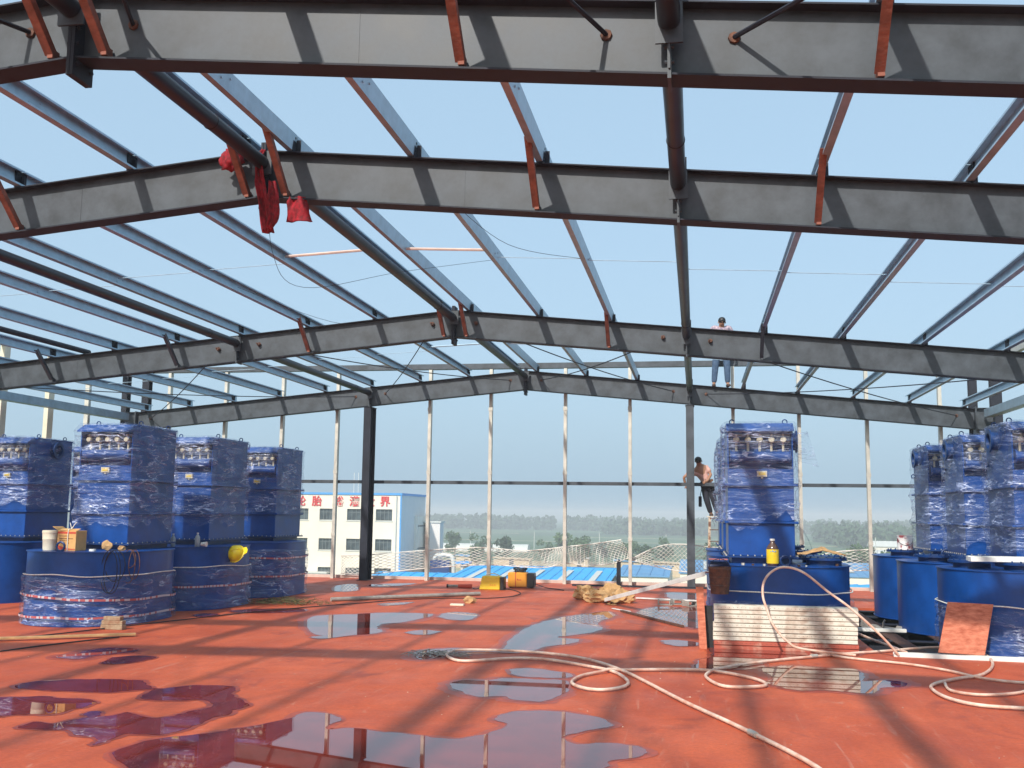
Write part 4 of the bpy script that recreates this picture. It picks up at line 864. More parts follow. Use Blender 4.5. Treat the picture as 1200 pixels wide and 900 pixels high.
# beams and scrap in the opening
T = thing('support_beam', (0, 0, 0), 'brown rusty steel beam running along the roof opening', 'beam')
b = MB(); b.box(2.78, 3.0, HY0 - .001 + .002, HY1 - .002, -.034, -.02); b.box(2.885, 2.895, HY0 + .002, HY1 - .002, -.28, -.0342); b.box(2.78, 3.0, HY0 + .002, HY1 - .002, -.295, -.2802); put('beam', b.mesh('beam', 'rustdark'), T)
for k, y in enumerate((14.7, 16.0, 17.2, 18.4, 19.6, 20.8)):
    for x0, x1 in ((HX0 + .002, 2.778), (3.002, HX1 - .002)):
        b = MB(); b.box(x0, x1, y - .09, y + .09, -.034, -.02); b.box(x0, x1, y - .005, y + .005, -.20, -.0342)
        put('cross_beam', b.mesh('cross_beam', 'steel_dark_and_shade'), label='dark cross beam under the right tubs, %s from the front, %s piece' % (ORD[k], 'left' if x0 < 2.5 else 'right'), cat='beam', group='cross beams in the roof opening')
for k, x in enumerate((3.5, 4.1, 4.8)):
    b = MB(); b.box(x - .08, x + .08, HY0 + .002, HY1 - .002, -.0195, -.0005); put('bearing_rail', b.mesh('bearing_rail', 'rustdark'), label='rusty bearing rail under the right tubs, %s from the left' % ORD[k], cat='rail', group='bearing rails under the right tubs')
b = MB(); b.box(2.2, 3.16, -.05, .05, 0.002, .05); b.box(2.2, 3.16, -.052, -.0505, .01, .04)
put('white_profile', b.mesh('white_profile', 'white', bevel=.003), None, (0, 16.95, .0), label='short white steel profile bridging the roof opening', cat='profile')
for k, (x, y, r3) in enumerate(((2.72, 17.4, .4), (3.02, 17.3, -.3))):
    b = MB(); b.box(-.14, .14, -.1, .1, 0, .012); b.box(-.14, -.128, -.1, .1, .0122, .12); b.box(.05, .14, -.1, .1, .0122, .05)
    put('metal_offcut', b.mesh('metal_offcut', 'greyfloor', bevel=.003), None, (x, y, .0 if k == 0 else 0.0), (.15, .1, r3), label=['bent grey metal offcut left of the other by the white profile', 'bent grey metal offcut touching the second right tub'][k], cat='scrap', group='metal offcuts')
b = MB(); b.tube([(2.66, 14.3, .02), (2.42, 15.6, .035), (2.2, 17.0, .06)], .02, 8); put('white_pipe', b.mesh('white_pipe', 'hose', smooth=True), label='pale pipe laid across the corner of the roof opening', cat='pipe')
b = MB()
for i in range(9):
    for j in range(5):
        u, v = i / 8, j / 4; b.v.append((2.12 + .5 * u, 14.62 + .3 * v - .25 * u, .04 + .38 * (1 - u) ** 1.5 * (1 - .2 * v) + .02 * noise.noise(Vector((u * 5, v * 5, 0)))))
for i in range(8):
    for j in range(4): b.f.append((i * 5 + j, (i + 1) * 5 + j, (i + 1) * 5 + j + 1, i * 5 + j + 1)); b.mi.append(0)
put('plastic_flap', b.mesh('plastic_flap', 'film', smooth='all'), label='clear film spilling to the floor at the right foot of the panel stack', cat='plastic film')
# ------------------------------------------------------------ things on the floor
def hose(key, r, matn, label, name='hose', cat='hose', zf=None, jit=0):
    P = HOSE[key]; pts = [Vector((x, y, r + .008)) for x, y in P]; pts = catmull(pts, 5)
    # lift the later strand where it crosses an earlier one
    for i in range(len(pts)):
        for j in range(0, i - 12):
            if (pts[i].xy - pts[j].xy).length < r * 3: pts[i].z = max(pts[i].z, pts[j].z + r * 1.9 if pts[j].z < r * 2.5 else pts[i].z)
    for it in range(3):
        for i in range(1, len(pts) - 1): pts[i].z = max(r + .008, (pts[i - 1].z + pts[i].z * 2 + pts[i + 1].z) / 4)
    if zf: pts = zf(pts)
    b = MB(); b.tube(pts, r, 10); return put(name, b.mesh(name, matn, smooth=True), label=label, cat=cat)
HOSE['hose1'] = [(.95, 6.6)] + HOSE['hose1']
for i in range(1, len(HOSE['hose1']) - 1):
    x, y = HOSE['hose1'][i]; HOSE['hose1'][i] = (x + .02 * noise.noise(Vector((i * 1.7, 0, 0))), y + .05 * noise.noise(Vector((0, i * 1.3, 0))))
h1 = hose('hose1', .017, 'hose', 'long pinkish white water hose looping over the wet floor')
for (ax, ay), (bx_, by_) in (((.45, 8.6), (.40, 8.72)), ((1.38, 13.49), (1.46, 13.56))):
    put('coupling', MB().tube([(ax, ay, .03), (bx_, by_, .03)], .024, 10).mesh('coupling', 'galvstud', smooth=True), h1)
hose('h3', .015, 'hose', 'second pale hose crossing to the coil at right')
hose('h4', .015, 'hose', 'short inner loop of pale hose in the coil at right')
A = [(1.95, 13.75, .03), (1.30, 13.62, .10), (1.12, 13.62, .18), (.95, 13.66, .37), (.87, 13.72, .58), (.83, 13.78, .73), (.85, 13.9, .89), (.95, 14.0, 1.02), (1.12, 14.05, 1.09), (1.36, 14.0, 1.03), (1.65, 13.9, .80), (1.92, 13.85, .60), (2.25, 13.85, .30), (2.5, 13.95, .03)]
b = MB(); b.tube(catmull(A, 8), .016, 10); put('hose', b.mesh('hose', 'hose', smooth=True), label='pale hose arching up in front of the middle machine', cat='hose')
hose('cable', .009, 'black', 'black welding cable running left from the yellow case', 'cable', 'cable')
hose('cable2', .010, 'black', 'short black cable on the floor before the first left tub', 'cable', 'cable')
b = MB(); b.bar((-9.3, 12.05, .04), (-7.6, 13.25, .03), .09, .03); put('timber_batten', b.mesh('timber_batten', 'kraft', bevel=.003), label='pale muddy batten lying at the left in front of the first tub', cat='batten')
b = MB(); P = HOSE['pipe']; b.tube([(P[0][0], P[0][1], .042), (P[1][0], P[1][1], .042)], .04, 16); put('steel_pipe', b.mesh('steel_pipe', 'greyfloor', smooth=True), label='grey steel pipe lying left of the yellow case', cat='pipe')
# yellow case
T = thing('welding_case', (-4.66, 23.4, .001), 'bright yellow welding case with slanted front, left of the orange welder', 'case')
put('shell', MB().add([(-.24, -.16, 0), (.24, -.16, 0), (.24, .16, 0), (-.24, .16, 0), (-.18, -.14, .31), (.24, -.14, .31), (.24, .14, .31), (-.18, .14, .31)], [(0, 3, 2, 1), (4, 5, 6, 7), (0, 1, 5, 4), (1, 2, 6, 5), (2, 3, 7, 6), (3, 0, 4, 7)]).mesh('shell', 'yellow', bevel=.02), T)
put('back_panel', MB().box(.2405, .33, -.15, .15, 0, .29).mesh('back_panel', 'blackplastic', bevel=.01), T)
put('strap', MB().tube(catmull([(-.12, 0, .315), (-.02, 0, .36), (.1, 0, .36), (.2, 0, .315)], 5), .012, 8).mesh('strap', 'white'), T)
b = MB()
for k, w in enumerate((.025, .02, .03)): b.box(.01 + k * .05, .01 + k * .05 + w, -.162, -.155, .10, .13)
put('printed_mark', b.mesh('printed_mark', 'orange'), T)
T = thing('welding_machine', (-4.13, 24.2, .001), 'orange welding machine with black vented end and handle', 'welder')
put('shell', MB().box(-.25, .20, -.17, .17, .02, .36).mesh('shell', 'orange', bevel=.02), T)
put('front_panel', MB().box(.2005, .37, -.16, .16, .02, .35).mesh('front_panel', 'blackplastic', bevel=.015), T)
b = MB()
for k in range(5): b.box(.371, .378, -.13 + k * .055, -.105 + k * .055, .06, .28)
put('vent', b.mesh('vent', 'steel'), T)
put('band', MB().box(-.075, -.055, -.1725, .1725, .018, .3625).mesh('band', 'cartonred'), T)
b = MB(); b.box(-.03, .07, -.1722, -.170, .18, .20); b.box(-.03, -.01, -.1722, -.170, .2, .22); put('printed_mark', b.mesh('printed_mark', 'cartonred'), T)
put('handle', MB().tube(catmull([(-.1, 0, .36), (-.09, 0, .43), (.05, 0, .44), (.1, 0, .36)], 6), .015, 8).mesh('handle', 'black', smooth=True), T)
for x in (-.2, .3):
    for y in (-.13, .13): put('foot', MB().lathe([(.02, 0), (.02, .02)], n=8).mesh('foot', 'black'), T, (x, y, 0))
b = MB()
for k in range(4):
    b.tube([(.02 + (.13 + .012 * k) * math.cos(t * .5), .0 + (.10 + .012 * k) * math.sin(t * .5), .385 + .02 * k + .02 * math.sin(t + k)) for t in range(13)], .012, 6)
put('coiled_lead', b.mesh('coiled_lead', 'black', smooth=True), None, (-4.13, 24.2, .0), label='black lead coiled on top of the orange welder', cat='cable')
wire([(-3.75, 24.2, .1), (-3.5, 24.2, .02), (-3.2, 23.9, .012), (-3.0, 23.6, .012)], .010, 'black', 'short black lead trailing right from the orange welder', name='cable', cat='cable')
wire([(-5.1, 23.5, .012), (-5.0, 23.3, .012), (-4.88, 23.35, .03)], .010, 'black', 'short black lead left of the yellow case', name='cable', cat='cable')
# crumpled kraft paper heap
for k, (x, y, rx, ry, rz, sd) in enumerate(((-2.25, 21.35, .24, .16, .17, 3), (-1.98, 20.75, .26, .17, .14, 4), (-1.72, 21.3, .26, .18, .19, 6), (-1.48, 20.8, .24, .15, .15, 7))):
    b = ico_blob((0, 0, rz * .72), (rx, ry, rz), sd, 3, .5, 3.4)
    b.v = [(x_, y_, max(.004, z_)) for x_, y_, z_ in b.v]
    put('crumpled_paper', b.mesh('crumpled_paper', 'kraft'), None, (x, y, 0), label='crumpled brown paper, %s lump of the heap by the white beam' % ['leftmost', 'front left', 'back right', 'front right'][k], cat='paper', group='crumpled paper heap')
# long white beam propped on the middle machine
b = MB(); a_, e_ = Vector((-1.62, 21.0, .06)), Vector((.27, 16.05, 1.02))
b.bar(Vector((-1.75, 20.6, .10)), Vector((.17, 15.6, .93)), .12, .012); b.bar(Vector((-1.75, 20.6, .10)) + Vector((-.055, -.02, -.035)), Vector((.17, 15.6, .93)) + Vector((-.055, -.02, -.035)), .006, .065)
put('white_beam', b.mesh('white_beam', 'white', bevel=.002), label='long white steel beam propped from the paper heap up to the middle machine', cat='beam')
b = MB(); b.bar((-1.25, 21.8, .03), (.0, 21.5, .03), .10, .02); put('white_profile', b.mesh('white_profile', 'white'), label='flat white profile on the floor behind the propped beam', cat='profile')
b = MB(); b.bar((-3.0, 25.2, .03), (1.5, 25.35, .03), .06, .04); put('steel_bar', b.mesh('steel_bar', 'steel_dark_and_shade'), label='long dark bar on the floor along the far edge', cat='bar')
for k, (x, y) in enumerate(((-.62, 20.6), (-.36, 20.8), (-.12, 20.5))):
    b = MB(); b.box(-.14, .14, -.12, .12, 0.001, .02); b.box(-.14, -.12, -.12, .12, .0205, .11); b.box(.08, .10, -.12, .12, .0205, .09); b.box(-.1195, .0795, -.06, .06, .085, .1)
    put('metal_bracket', b.mesh('metal_bracket', 'greyfloor', bevel=.004), None, (x, y, 0), (0, 0, .3 * k), label='grey folded metal bracket, %s of three beyond the puddle' % ['left', 'middle', 'right'][k], cat='bracket', group='metal brackets on the floor')
b = MB(); b.bar((-1.35, 18.9, .022), (-.23, 16.6, .022), .05, .03); put('steel_angle', b.mesh('steel_angle', 'rustdark'), label='thin rusty angle bar lying across the wet patch', cat='bar')
b = MB(); b.bar((-1.55, 19.4, .015), (-1.2, 18.9, .015), .05, .012); put('white_strip', b.mesh('white_strip', 'white'), label='short white strip at the end of the rusty angle bar', cat='strip')
T = thing('red_grinder', (-5.45, 23.6, .045), 'small red hand tool with black ends on the far floor', 'tool'); put('body', MB().tube([(-.02, 0, 0), (.30, .03, 0)], [.04, .05], 12).mesh('body', 'cartonred', smooth=True), T); put('grip', MB().tube([(-.25, -.02, 0), (-.021, 0, 0)], .032, 10).mesh('grip', 'greyfloor', smooth=True), T); put('end_cap', MB().tube([(-.29, -.024, 0), (-.251, -.02, 0)], .042, 10).mesh('end_cap', 'black'), T)
b = MB(); b.box(-.13, .13, -.06, .06, 0.001, .035); put('wood_block', b.mesh('wood_block', 'cream', bevel=.004), None, (-4.46, 19.2, 0), label='flat pale wooden block in front of the grey pipe', cat='block')
b = ico_blob((0, 0, .06), (.12, .08, .08), 9, 2, .5, 2); put('cloth_scrap', b.mesh('cloth_scrap', 'kraft'), None, (-4.36, 19.8, .0), label='crumpled pale scrap right of the wooden block', cat='scrap')
T = thing('brick_piece', (-8.33, 13.9, 0.001), 'broken brick stack standing against the first left tub', 'brick'); put('brick', MB().box(-.17, .17, -.06, .06, 0, .07).mesh('brick', 'clay', bevel=.006), T); put('brick', MB().box(-.16, .16, -.055, .055, .0705, .13).mesh('brick', 'clay', bevel=.006), T, (0, 0, 0), (0, 0, .05)); put('brick', MB().box(-.15, .12, -.05, .05, .1305, .185).mesh('brick', 'clay', bevel=.006), T, (.01, 0, 0), (0, 0, -.04))
# straw debris and net scrap
b = MB(); rd = random.Random(5)
for k in range(420):
    x, y = rd.gauss(-7.65, .38), rd.gauss(18.55, .28); a = rd.random() * 6.3; l = rd.uniform(.06, .2); z = rd.uniform(.006, .10) * max(0, 1 - abs(x + 7.65))
    b.bar((x, y, z + .005), (x + l * math.cos(a), y + l * math.sin(a), z + rd.uniform(.004, .03)), .012, .004)
put('straw_debris', b.mesh('straw_debris', 'debris'), kind='stuff', label='dry straw litter by the farthest left tub', cat='straw')
b = MB()
for k in range(60):
    x, y = rd.uniform(-3.45, -2.75), rd.gauss(12.55, .1); a = rd.random() * 6.3
    b.tube(catmull([(x, y, .01), (x + .1 * math.cos(a), y + .1 * math.sin(a), .04), (x + .17 * math.cos(a + .8), y + .17 * math.sin(a + .8), .012)], 3), .004, 4)
put('net_scrap', b.mesh('net_scrap', 'greyfloor'), label='tangled pale net scrap at the left end of the hose', cat='net scrap')
b = MB(); rdl = random.Random(8)
for k in range(420):
    x, y = rdl.uniform(-8, 5), rdl.uniform(7, 25); s = rdl.uniform(.003, .009); a = rdl.random() * 6.3
    b.add([(x + s * math.cos(a), y + s * math.sin(a), .0005), (x + s * math.cos(a + 2), y + s * math.sin(a + 2.2), .0005), (x + s * math.cos(a + 4), y + s * math.sin(a + 4), .0005), (x, y, .0005 + s * .7)], [(0, 1, 3), (1, 2, 3), (2, 0, 3)], rdl.choice([0, 0, 1, 2]))
put('deck_litter', b.mesh('deck_litter', ['cream', 'greyfloor', 'hosered'], fixn=False), label='tiny flakes and grit scattered over the red deck', kind='stuff')

# red cloth at the second rafter's ridge
def cloth(path, w, seed, label, loc, wd=None):
    P = catmull(path, 5); b = MB(); n = len(P); m_ = 12
    for i, p in enumerate(P):
        ww = w if not wd else w * wd(i / (n - 1))
        for j in range(m_ + 1):
            v = j / m_ - .5; f = .020 * math.sin(v * 8 + seed + i * .12) + .045 * noise.noise(Vector((i * .3, v * 5, seed)))
            b.v.append((p[0] + ww * v, p[1] + f, p[2] + .02 * noise.noise(Vector((v * 4, i * .4, seed)))))
    for i in range(n - 1):
        for j in range(m_): q = i * (m_ + 1) + j; b.f.append((q, q + 1, q + m_ + 2, q + m_ + 1)); b.mi.append(0)
    o = put('red_cloth', b.mesh('red_cloth', 'redcloth', smooth='all'), None, loc, label=label, cat='cloth', group='red cloths on the second rafter')
    s_ = o.modifiers.new('t', 'SOLIDIFY'); s_.thickness = .01; return o
cloth([(0, 0, .0), (-.02, -.04, -.12), (-.01, -.03, -.3), (.04, -.02, -.55), (.09, 0, -.86)], .085, 1, 'long red cloth strip hanging from the ridge plate of the second rafter', (XR + .02, 9.27, ZR - .02), lambda t: .5 + .9 * t)
cloth([(0, 0, .0), (.03, -.02, -.15), (.04, -.02, -.34), (-.02, -.01, -.50)], .09, 2, 'looped end of red cloth below the ridge plate', (XR + .14, 9.24, ZR - .36), lambda t: .7 + .4 * math.sin(t * 3))
cloth([(0, 0, .0), (.02, -.02, -.12), (.04, -.02, -.26)], .22, 3, 'square red cloth hanging to the right below the second rafter', (XR + .36, 9.34, ZR - .50), lambda t: .7 + .5 * t)
b = ico_blob((0, 0, 0), (.12, .07, .11), 4, 3, .6, 3); put('red_cloth', b.mesh('red_cloth', 'redcloth', smooth='all'), None, (XR - .30, 9.24, ZR - .12), label='bunched red cloth tied round the brace left of the ridge', cat='cloth', group='red cloths on the second rafter')

# ------------------------------------------------------------ people
def skin_obj(name, J, E, matn, parent, sub=2, smooth=True):
    me = bpy.data.meshes.new(name); keys = list(J); me.from_pydata([J[k][0] for k in keys], [], [])
    me = bpy.data.meshes.new(name); me.from_pydata([J[k][0] for k in keys], [(keys.index(a), keys.index(c)) for a, c in E], [])
    o = bpy.data.objects.new(name, me); C.objects.link(o); o.parent = parent
    md = o.modifiers.new('skin', 'SKIN'); md.use_smooth_shade = True
    for i, k in enumerate(keys):
        r = J[k][1]; r = r if isinstance(r, tuple) else (r, r); me.skin_vertices[0].data[i].radius = r
    me.skin_vertices[0].data[0].use_root = True
    s = o.modifiers.new('sub', 'SUBSURF'); s.levels = sub; s.render_levels = sub
    me.materials.append(M[matn]); return o
def person(loc, rz, label, S, shirt, trousers, shoe, bend=0, cap=None):
    T = thing('person', loc, label, 'person', rz=rz)
    J = S
    def sub(names, grow, extra={}):
        d = {}
        for n in names: p, r = J[n]; r = r if isinstance(r, tuple) else (r, r); d[n] = (p, (r[0] + grow, r[1] + grow))
        d.update(extra); return d
    E = [('pelvis', 'waist'), ('waist', 'chest'), ('chest', 'neck'), ('neck', 'head'), ('head', 'crown')]
    for s in 'LR':
        E += [('pelvis', 'hip' + s), ('hip' + s, 'knee' + s), ('knee' + s, 'ankle' + s), ('ankle' + s, 'toe' + s), ('chest', 'sho' + s), ('sho' + s, 'elb' + s), ('elb' + s, 'wri' + s), ('wri' + s, 'palm' + s)]
        w = Vector(J['wri' + s][0]); p = Vector(J['palm' + s][0]); d = (p - w).normalized(); sd = d.cross(Vector((0, 1, 0)))
        if sd.length < .2: sd = d.cross(Vector((0, 0, 1)))
        sd.normalize(); cu = d.cross(sd)
        for k, (o_, l_) in enumerate(((-.03, .06), (-.01, .075), (.01, .07), (.03, .055))):
            a = p + sd * o_ + d * .02; J['f%d%s' % (k, s)] = (tuple(a + d * l_ * .5), .0095); J['t%d%s' % (k, s)] = (tuple(a + d * l_ * .8 + cu * .025), .008)
            E += [('palm' + s, 'f%d%s' % (k, s)), ('f%d%s' % (k, s), 't%d%s' % (k, s))]
        J['th' + s] = (tuple(w + (p - w) * .4 - sd * .045 + cu * .02), .011); J['tt' + s] = (tuple(w + (p - w) * .9 - sd * .06 + cu * .03), .009)
        E += [('palm' + s, 'th' + s), ('th' + s, 'tt' + s)]
    skin_obj('body', J, E, 'skin', T)
    U = ['waist', 'pelvis', 'chest', 'shoL', 'shoR', 'elbL', 'elbR']
    for s in 'LR':
        a, c = Vector(J['sho' + s][0]), Vector(J['elb' + s][0]); J['slv' + s] = (tuple(a.lerp(c, .75)), .055)
    skin_obj('shirt', sub(['waist', 'chest', 'shoL', 'shoR', 'slvL', 'slvR', 'pelvis'], .022), [('waist', 'chest'), ('waist', 'pelvis')] + [e for s in 'LR' for e in (('chest', 'sho' + s), ('sho' + s, 'slv' + s))], shirt, T)
    skin_obj('trousers', sub(['pelvis', 'hipL', 'hipR', 'kneeL', 'kneeR', 'ankleL', 'ankleR'], .024), [e for s in 'LR' for e in (('pelvis', 'hip' + s), ('hip' + s, 'knee' + s), ('knee' + s, 'ankle' + s))], trousers, T)
    for s in 'LR':
        a, t = Vector(J['ankle' + s][0]), Vector(J['toe' + s][0])
        d = (t - a); d.z = 0; d.normalize()
        skin_obj('shoe', {'h': (tuple(Vector((a.x, a.y, t.z)) - d * .05), (.045, .045)), 'm': (tuple(Vector((a.x, a.y, t.z + .01)) + d * .06), (.05, .045)), 't': (tuple(Vector((a.x, a.y, t.z - .005)) + d * .17), (.045, .032))}, [('h', 'm'), ('m', 't')], shoe, T)
    hc = Vector(J['head'][0]); cr = Vector(J['crown'][0]); up = (cr - hc).normalized()
    bb = ico_blob((0, 0, 0), (.088, .10, .085), 2, 3, .06, 3)
    o = put('hair', bb.mesh('hair', 'hair', smooth='all'), T, tuple(hc + up * .075 + Vector((0, .02, 0)))); 
    fc = hc + up * .03 + Vector((0, -.085, 0))
    put('nose', MB().add([(-.012, 0, -.02), (.012, 0, -.02), (0, .0, .03), (0, -.025, -.018)], [(0, 1, 3), (1, 2, 3), (2, 0, 3), (0, 2, 1)]).mesh('nose', 'skin'), T, tuple(fc))
    for x in (-.032, .032): put('eye', ico_blob((0, 0, 0), (.012, .006, .006), 1, 1, 0, 1).mesh('eye', 'black', smooth='all'), T, tuple(fc + Vector((x, .008, .02))))
    put('mouth', MB().box(-.02, .02, -.004, .004, -.003, .003).mesh('mouth', 'leather'), T, tuple(fc + Vector((0, .008, -.045))))
    for x in (-.085, .085): put('ear', ico_blob((0, 0, 0), (.012, .02, .03), 1, 1, .1, 1).mesh('ear', 'skin', smooth='all'), T, tuple(hc + up * .02 + Vector((x, .0, 0))))
    return T
M['shoedark'] = mat('dark_brown_shoe', (.06, .03, .02), .6)
# worker standing on the farthest rafter, facing us, looking down
SA = {'pelvis': ((0, 0, .90), (.13, .10)), 'waist': ((0, 0, 1.04), (.125, .09)), 'chest': ((0, -.03, 1.28), (.155, .105)), 'neck': ((0, -.08, 1.43), .052), 'head': ((0, -.14, 1.49), (.075, .085)), 'crown': ((0, -.19, 1.56), (.07, .08)),
      'hipL': ((.10, 0, .86), .088), 'kneeL': ((.125, -.02, .48), .06), 'ankleL': ((.14, .02, .09), .042), 'toeL': ((.15, -.10, .035), .035),
      'hipR': ((-.10, 0, .86), .088), 'kneeR': ((-.15, -.02, .48), .06), 'ankleR': ((-.18, .02, .09), .042), 'toeR': ((-.20, -.10, .035), .035),
      'shoL': ((.19, -.03, 1.42), .055), 'elbL': ((.30, .0, 1.10), .042), 'wriL': ((.24, -.13, .90), .03), 'palmL': ((.22, -.17, .84), (.035, .02)),
      'shoR': ((-.19, -.03, 1.42), .055), 'elbR': ((-.30, .0, 1.10), .042), 'wriR': ((-.24, -.13, .90), .03), 'palmR': ((-.22, -.17, .84), (.035, .02))}
person((.64, 25.5, ztop(.64) + .003), .1, 'worker in jeans and checked shirt standing on the farthest rafter, head bowed', SA, 'plaid', 'jeans', 'shoedark').scale = (1.04, 1.04, 1.055)
# worker leaning over at the right inner column
SB = {'pelvis': ((.13, 0, .78), (.13, .11)), 'waist': ((.07, -.02, .92), (.12, .10)), 'chest': ((-.06, -.08, 1.14), (.15, .115)), 'neck': ((-.08, -.14, 1.27), .052), 'head': ((-.09, -.19, 1.33), (.075, .085)), 'crown': ((-.10, -.25, 1.38), (.07, .08)),
      'hipL': ((.20, .0, .74), .088), 'kneeL': ((.27, -.04, .40), .06), 'ankleL': ((.36, .04, .09), .042), 'toeL': ((.42, -.07, .035), .035),
      'hipR': ((.04, .0, .74), .088), 'kneeR': ((.10, -.06, .40), .06), 'ankleR': ((.20, .04, .06), .042), 'toeR': ((.22, -.08, .02), .035),
      'shoL': ((.10, -.02, 1.20), .055), 'elbL': ((.21, -.10, 1.02), .042), 'wriL': ((.12, -.22, .86), .03), 'palmL': ((.06, -.25, .83), (.035, .02)),
      'shoR': ((-.24, -.06, 1.08), .055), 'elbR': ((-.46, -.02, .96), .042), 'wriR': ((-.42, .06, .76), .03), 'palmR': ((-.38, .08, .70), (.035, .02))}
PB = person((.15, 26.2, 1.74), math.pi * 0, 'worker in a faded pink shirt leaning round the right inner column', SB, 'pinkshirt', 'darkcloth', 'shoedark')
put('tool_belt', MB().lathe([(.158, -.03), (.162, -.01), (.162, .01), (.158, .03)], n=24).mesh('tool_belt', 'leather', smooth=True), PB, (.11, -.01, .84), (0, -.35, 0)).scale = (1, .85, 1)
b = MB(); b.box(-.04, .04, -.03, .03, 0, .26); put('tool_pouch', b.mesh('tool_pouch', 'darkcloth', bevel=.01), PB, (-.06, -.12, .22)); put('pouch_strap', MB().tube([(-.06, -.12, .47), (0, -.1, .80)], .008, 6).mesh('pouch_strap', 'black'), PB)
# the step ladder under him
M['ladderwood'] = mat('paint_spotted_timber', (.50, .40, .30), .8, col2=(.16, .07, .04), scale=9, thr=(.45, .6))
T = thing('step_ladder', (.44, 26.16, 0), 'worn paint spotted ladder the pink shirted worker stands on', 'ladder')
for x in (-.15, .15):
    for dy in (-1, 1): put('rail', MB().bar((x * 1.2, .0 + dy * .28 - .22, .001), (x * .8, dy * .03 - .1, 1.72), .06, .03, up=(0, 1, 0)).mesh('rail', 'ladderwood'), T)
for k in range(6): z = .28 * (k + 1); t = z / 1.72; put('rung', MB().bar((-.17 * (1 - t * .3), -.50 + t * .37, z), (.17 * (1 - t * .3), -.50 + t * .37, z), .06, .02).mesh('rung', 'rustdark'), T)
put('top_cap', MB().box(-.20, .22, -.16, .02, 1.712, 1.735).mesh('top_cap', 'panelcream', bevel=.004), T)

# ------------------------------------------------------------ the world beyond the roof
# cream factory building
BY = 125.0
T = thing('factory_building', (-49, BY, -11), 'three storey cream building with red characters along its top', 'building')
b = MB(); x0, x1 = -78 + 49, -36.5 + 49; zt_ = 3.75 + 11
WINX = [(-62.9, -60.9), (-59.0, -57.0), (-55.1, -53.1), (-51.2, -48.75), (-47.25, -45.45), (-43.6, -41.3), (-39.8, -37.65)]
ROWS = [(.55, 1.98), (-3.2, -1.75), (-6.7, -5.35), (-10.3, -8.8)]
# wall built round its openings so that the windows are recessed
zs = sorted([z + 11 for r in ROWS for z in r]); xs = sorted([x + 49 for r in WINX for x in r])
xe = [x0] + xs + [x1]; ze = [0] + zs + [zt_]
for i in range(len(ze) - 1):
    if i % 2 == 0: b.box(x0, x1, 0, .35, ze[i], ze[i + 1])
    else:
        for j in range(0, len(xe) - 1, 2): b.box(xe[j], xe[j + 1], 0, .35, ze[i], ze[i + 1])
put('front_wall', b.mesh('front_wall', 'bwall'), T)
b = MB(); b.box(x1 - .3, x1, .351, 11.5, 0, zt_); put('side_wall', b.mesh('side_wall', 'bside'), T)
b = MB(); b.box(x0, x1 - .301, 11.2, 11.5, 0, zt_); b.box(x0, x1 - .301, .36, 11.19, zt_ - .3, zt_ - .1); put('roof', b.mesh('roof', 'blueroof2'), T)
put('eaves_trim', MB().box(x0 - .1, x1 + .12, -.12, 11.6, zt_ + .001, zt_ + .28).mesh('eaves_trim', 'trimblue'), T)
put('corner_trim', MB().box(x1 - .14, x1 + .05, -.06, -.001, 0, zt_).mesh('corner_trim', 'trimblue'), T)
def win(w, h, open_=False):
    b = MB(); b.box(0, w, .20, .24, 0, .06); b.box(0, w, .20, .24, h - .06, h)
    for k in range(5): b.box(k * (w - .05) / 4, k * (w - .05) / 4 + .05, .20, .24, .0602, h - .0602)
    b.box(.06, w - .06, .205, .235, h * .68, h * .68 + .05); return b.mesh('window', 'winbar')
for (xa, xb) in WINX:
    for (za, zb) in ROWS:
        f = put('window', win(xb - xa, zb - za), T, (xa + 49, 0, za + 11))
        put('pane', MB().box(.04, xb - xa - .04, .26, .27, .04, zb - za - .04).mesh('pane', 'glass'), f)
        put('sill', MB().box(-.1, xb - xa + .1, -.08, -.001, -.12, -.02).mesh('sill', 'winframe'), f)
FONT = None
for ch, cx_ in (('轮', -49.78), ('胎', -47.65), ('裕', -44.75), ('满', -42.65), ('世', -40.62), ('界', -38.61)):
    cu = bpy.data.curves.new('sign_character', 'FONT'); cu.body = ch; cu.size = 1.35; cu.extrude = .05; cu.offset = .022; cu.align_x = 'CENTER'; cu.align_y = 'CENTER'
    tmp = bpy.data.objects.new('tmp', cu); C.objects.link(tmp)
    bpy.context.view_layer.update(); dg = bpy.context.evaluated_depsgraph_get(); me = bpy.data.meshes.new_from_object(tmp.evaluated_get(dg)); bpy.data.objects.remove(tmp)
    if len(me.vertices) > 4:
        xs_ = [v.co.x for v in me.vertices]; ys_ = [v.co.y for v in me.vertices]; mx_, my_ = (min(xs_) + max(xs_)) / 2, (min(ys_) + max(ys_)) / 2
        for v in me.vertices: v.co.x -= mx_; v.co.y -= my_
    me.materials.clear(); me.materials.append(M['signred'])
    put('sign_character', me, T, (cx_ + 49, -.06, 2.95 + 11), (math.pi / 2, 0, 0))
# bay with floor bands, on the right side wall
b = MB(); b.box(x1 + .001, x1 + .5, 6.3, 11.2, 0, zt_ - 2.6); put('stair_bay', b.mesh('stair_bay', 'bwall'), T)
for z in (.3, 4.2, 7.9, 10.8): put('band', MB().box(x1 + .501, x1 + .6, 6.3, 11.2, z, z + .15).mesh('band', 'steel'), T)
put('canopy', MB().box(3.2 - 4.0, 3.2 + .2, -1.2, -.02, 4.9, 5.1).mesh('canopy', 'winframe'), T); put('downpipe', MB().tube([(x1 - .6, -.12, 0.2), (x1 - .6, -.12, zt_ - .1)], .07, 6).mesh('downpipe', 'winframe'), T)
for x in (-44.5, -43.9): put('roof_antenna', MB().tube([(x + 49, 5, zt_ + .29), (x + 49, 5, zt_ + 3)], .05, 6).mesh('roof_antenna', 'winframe'), T)
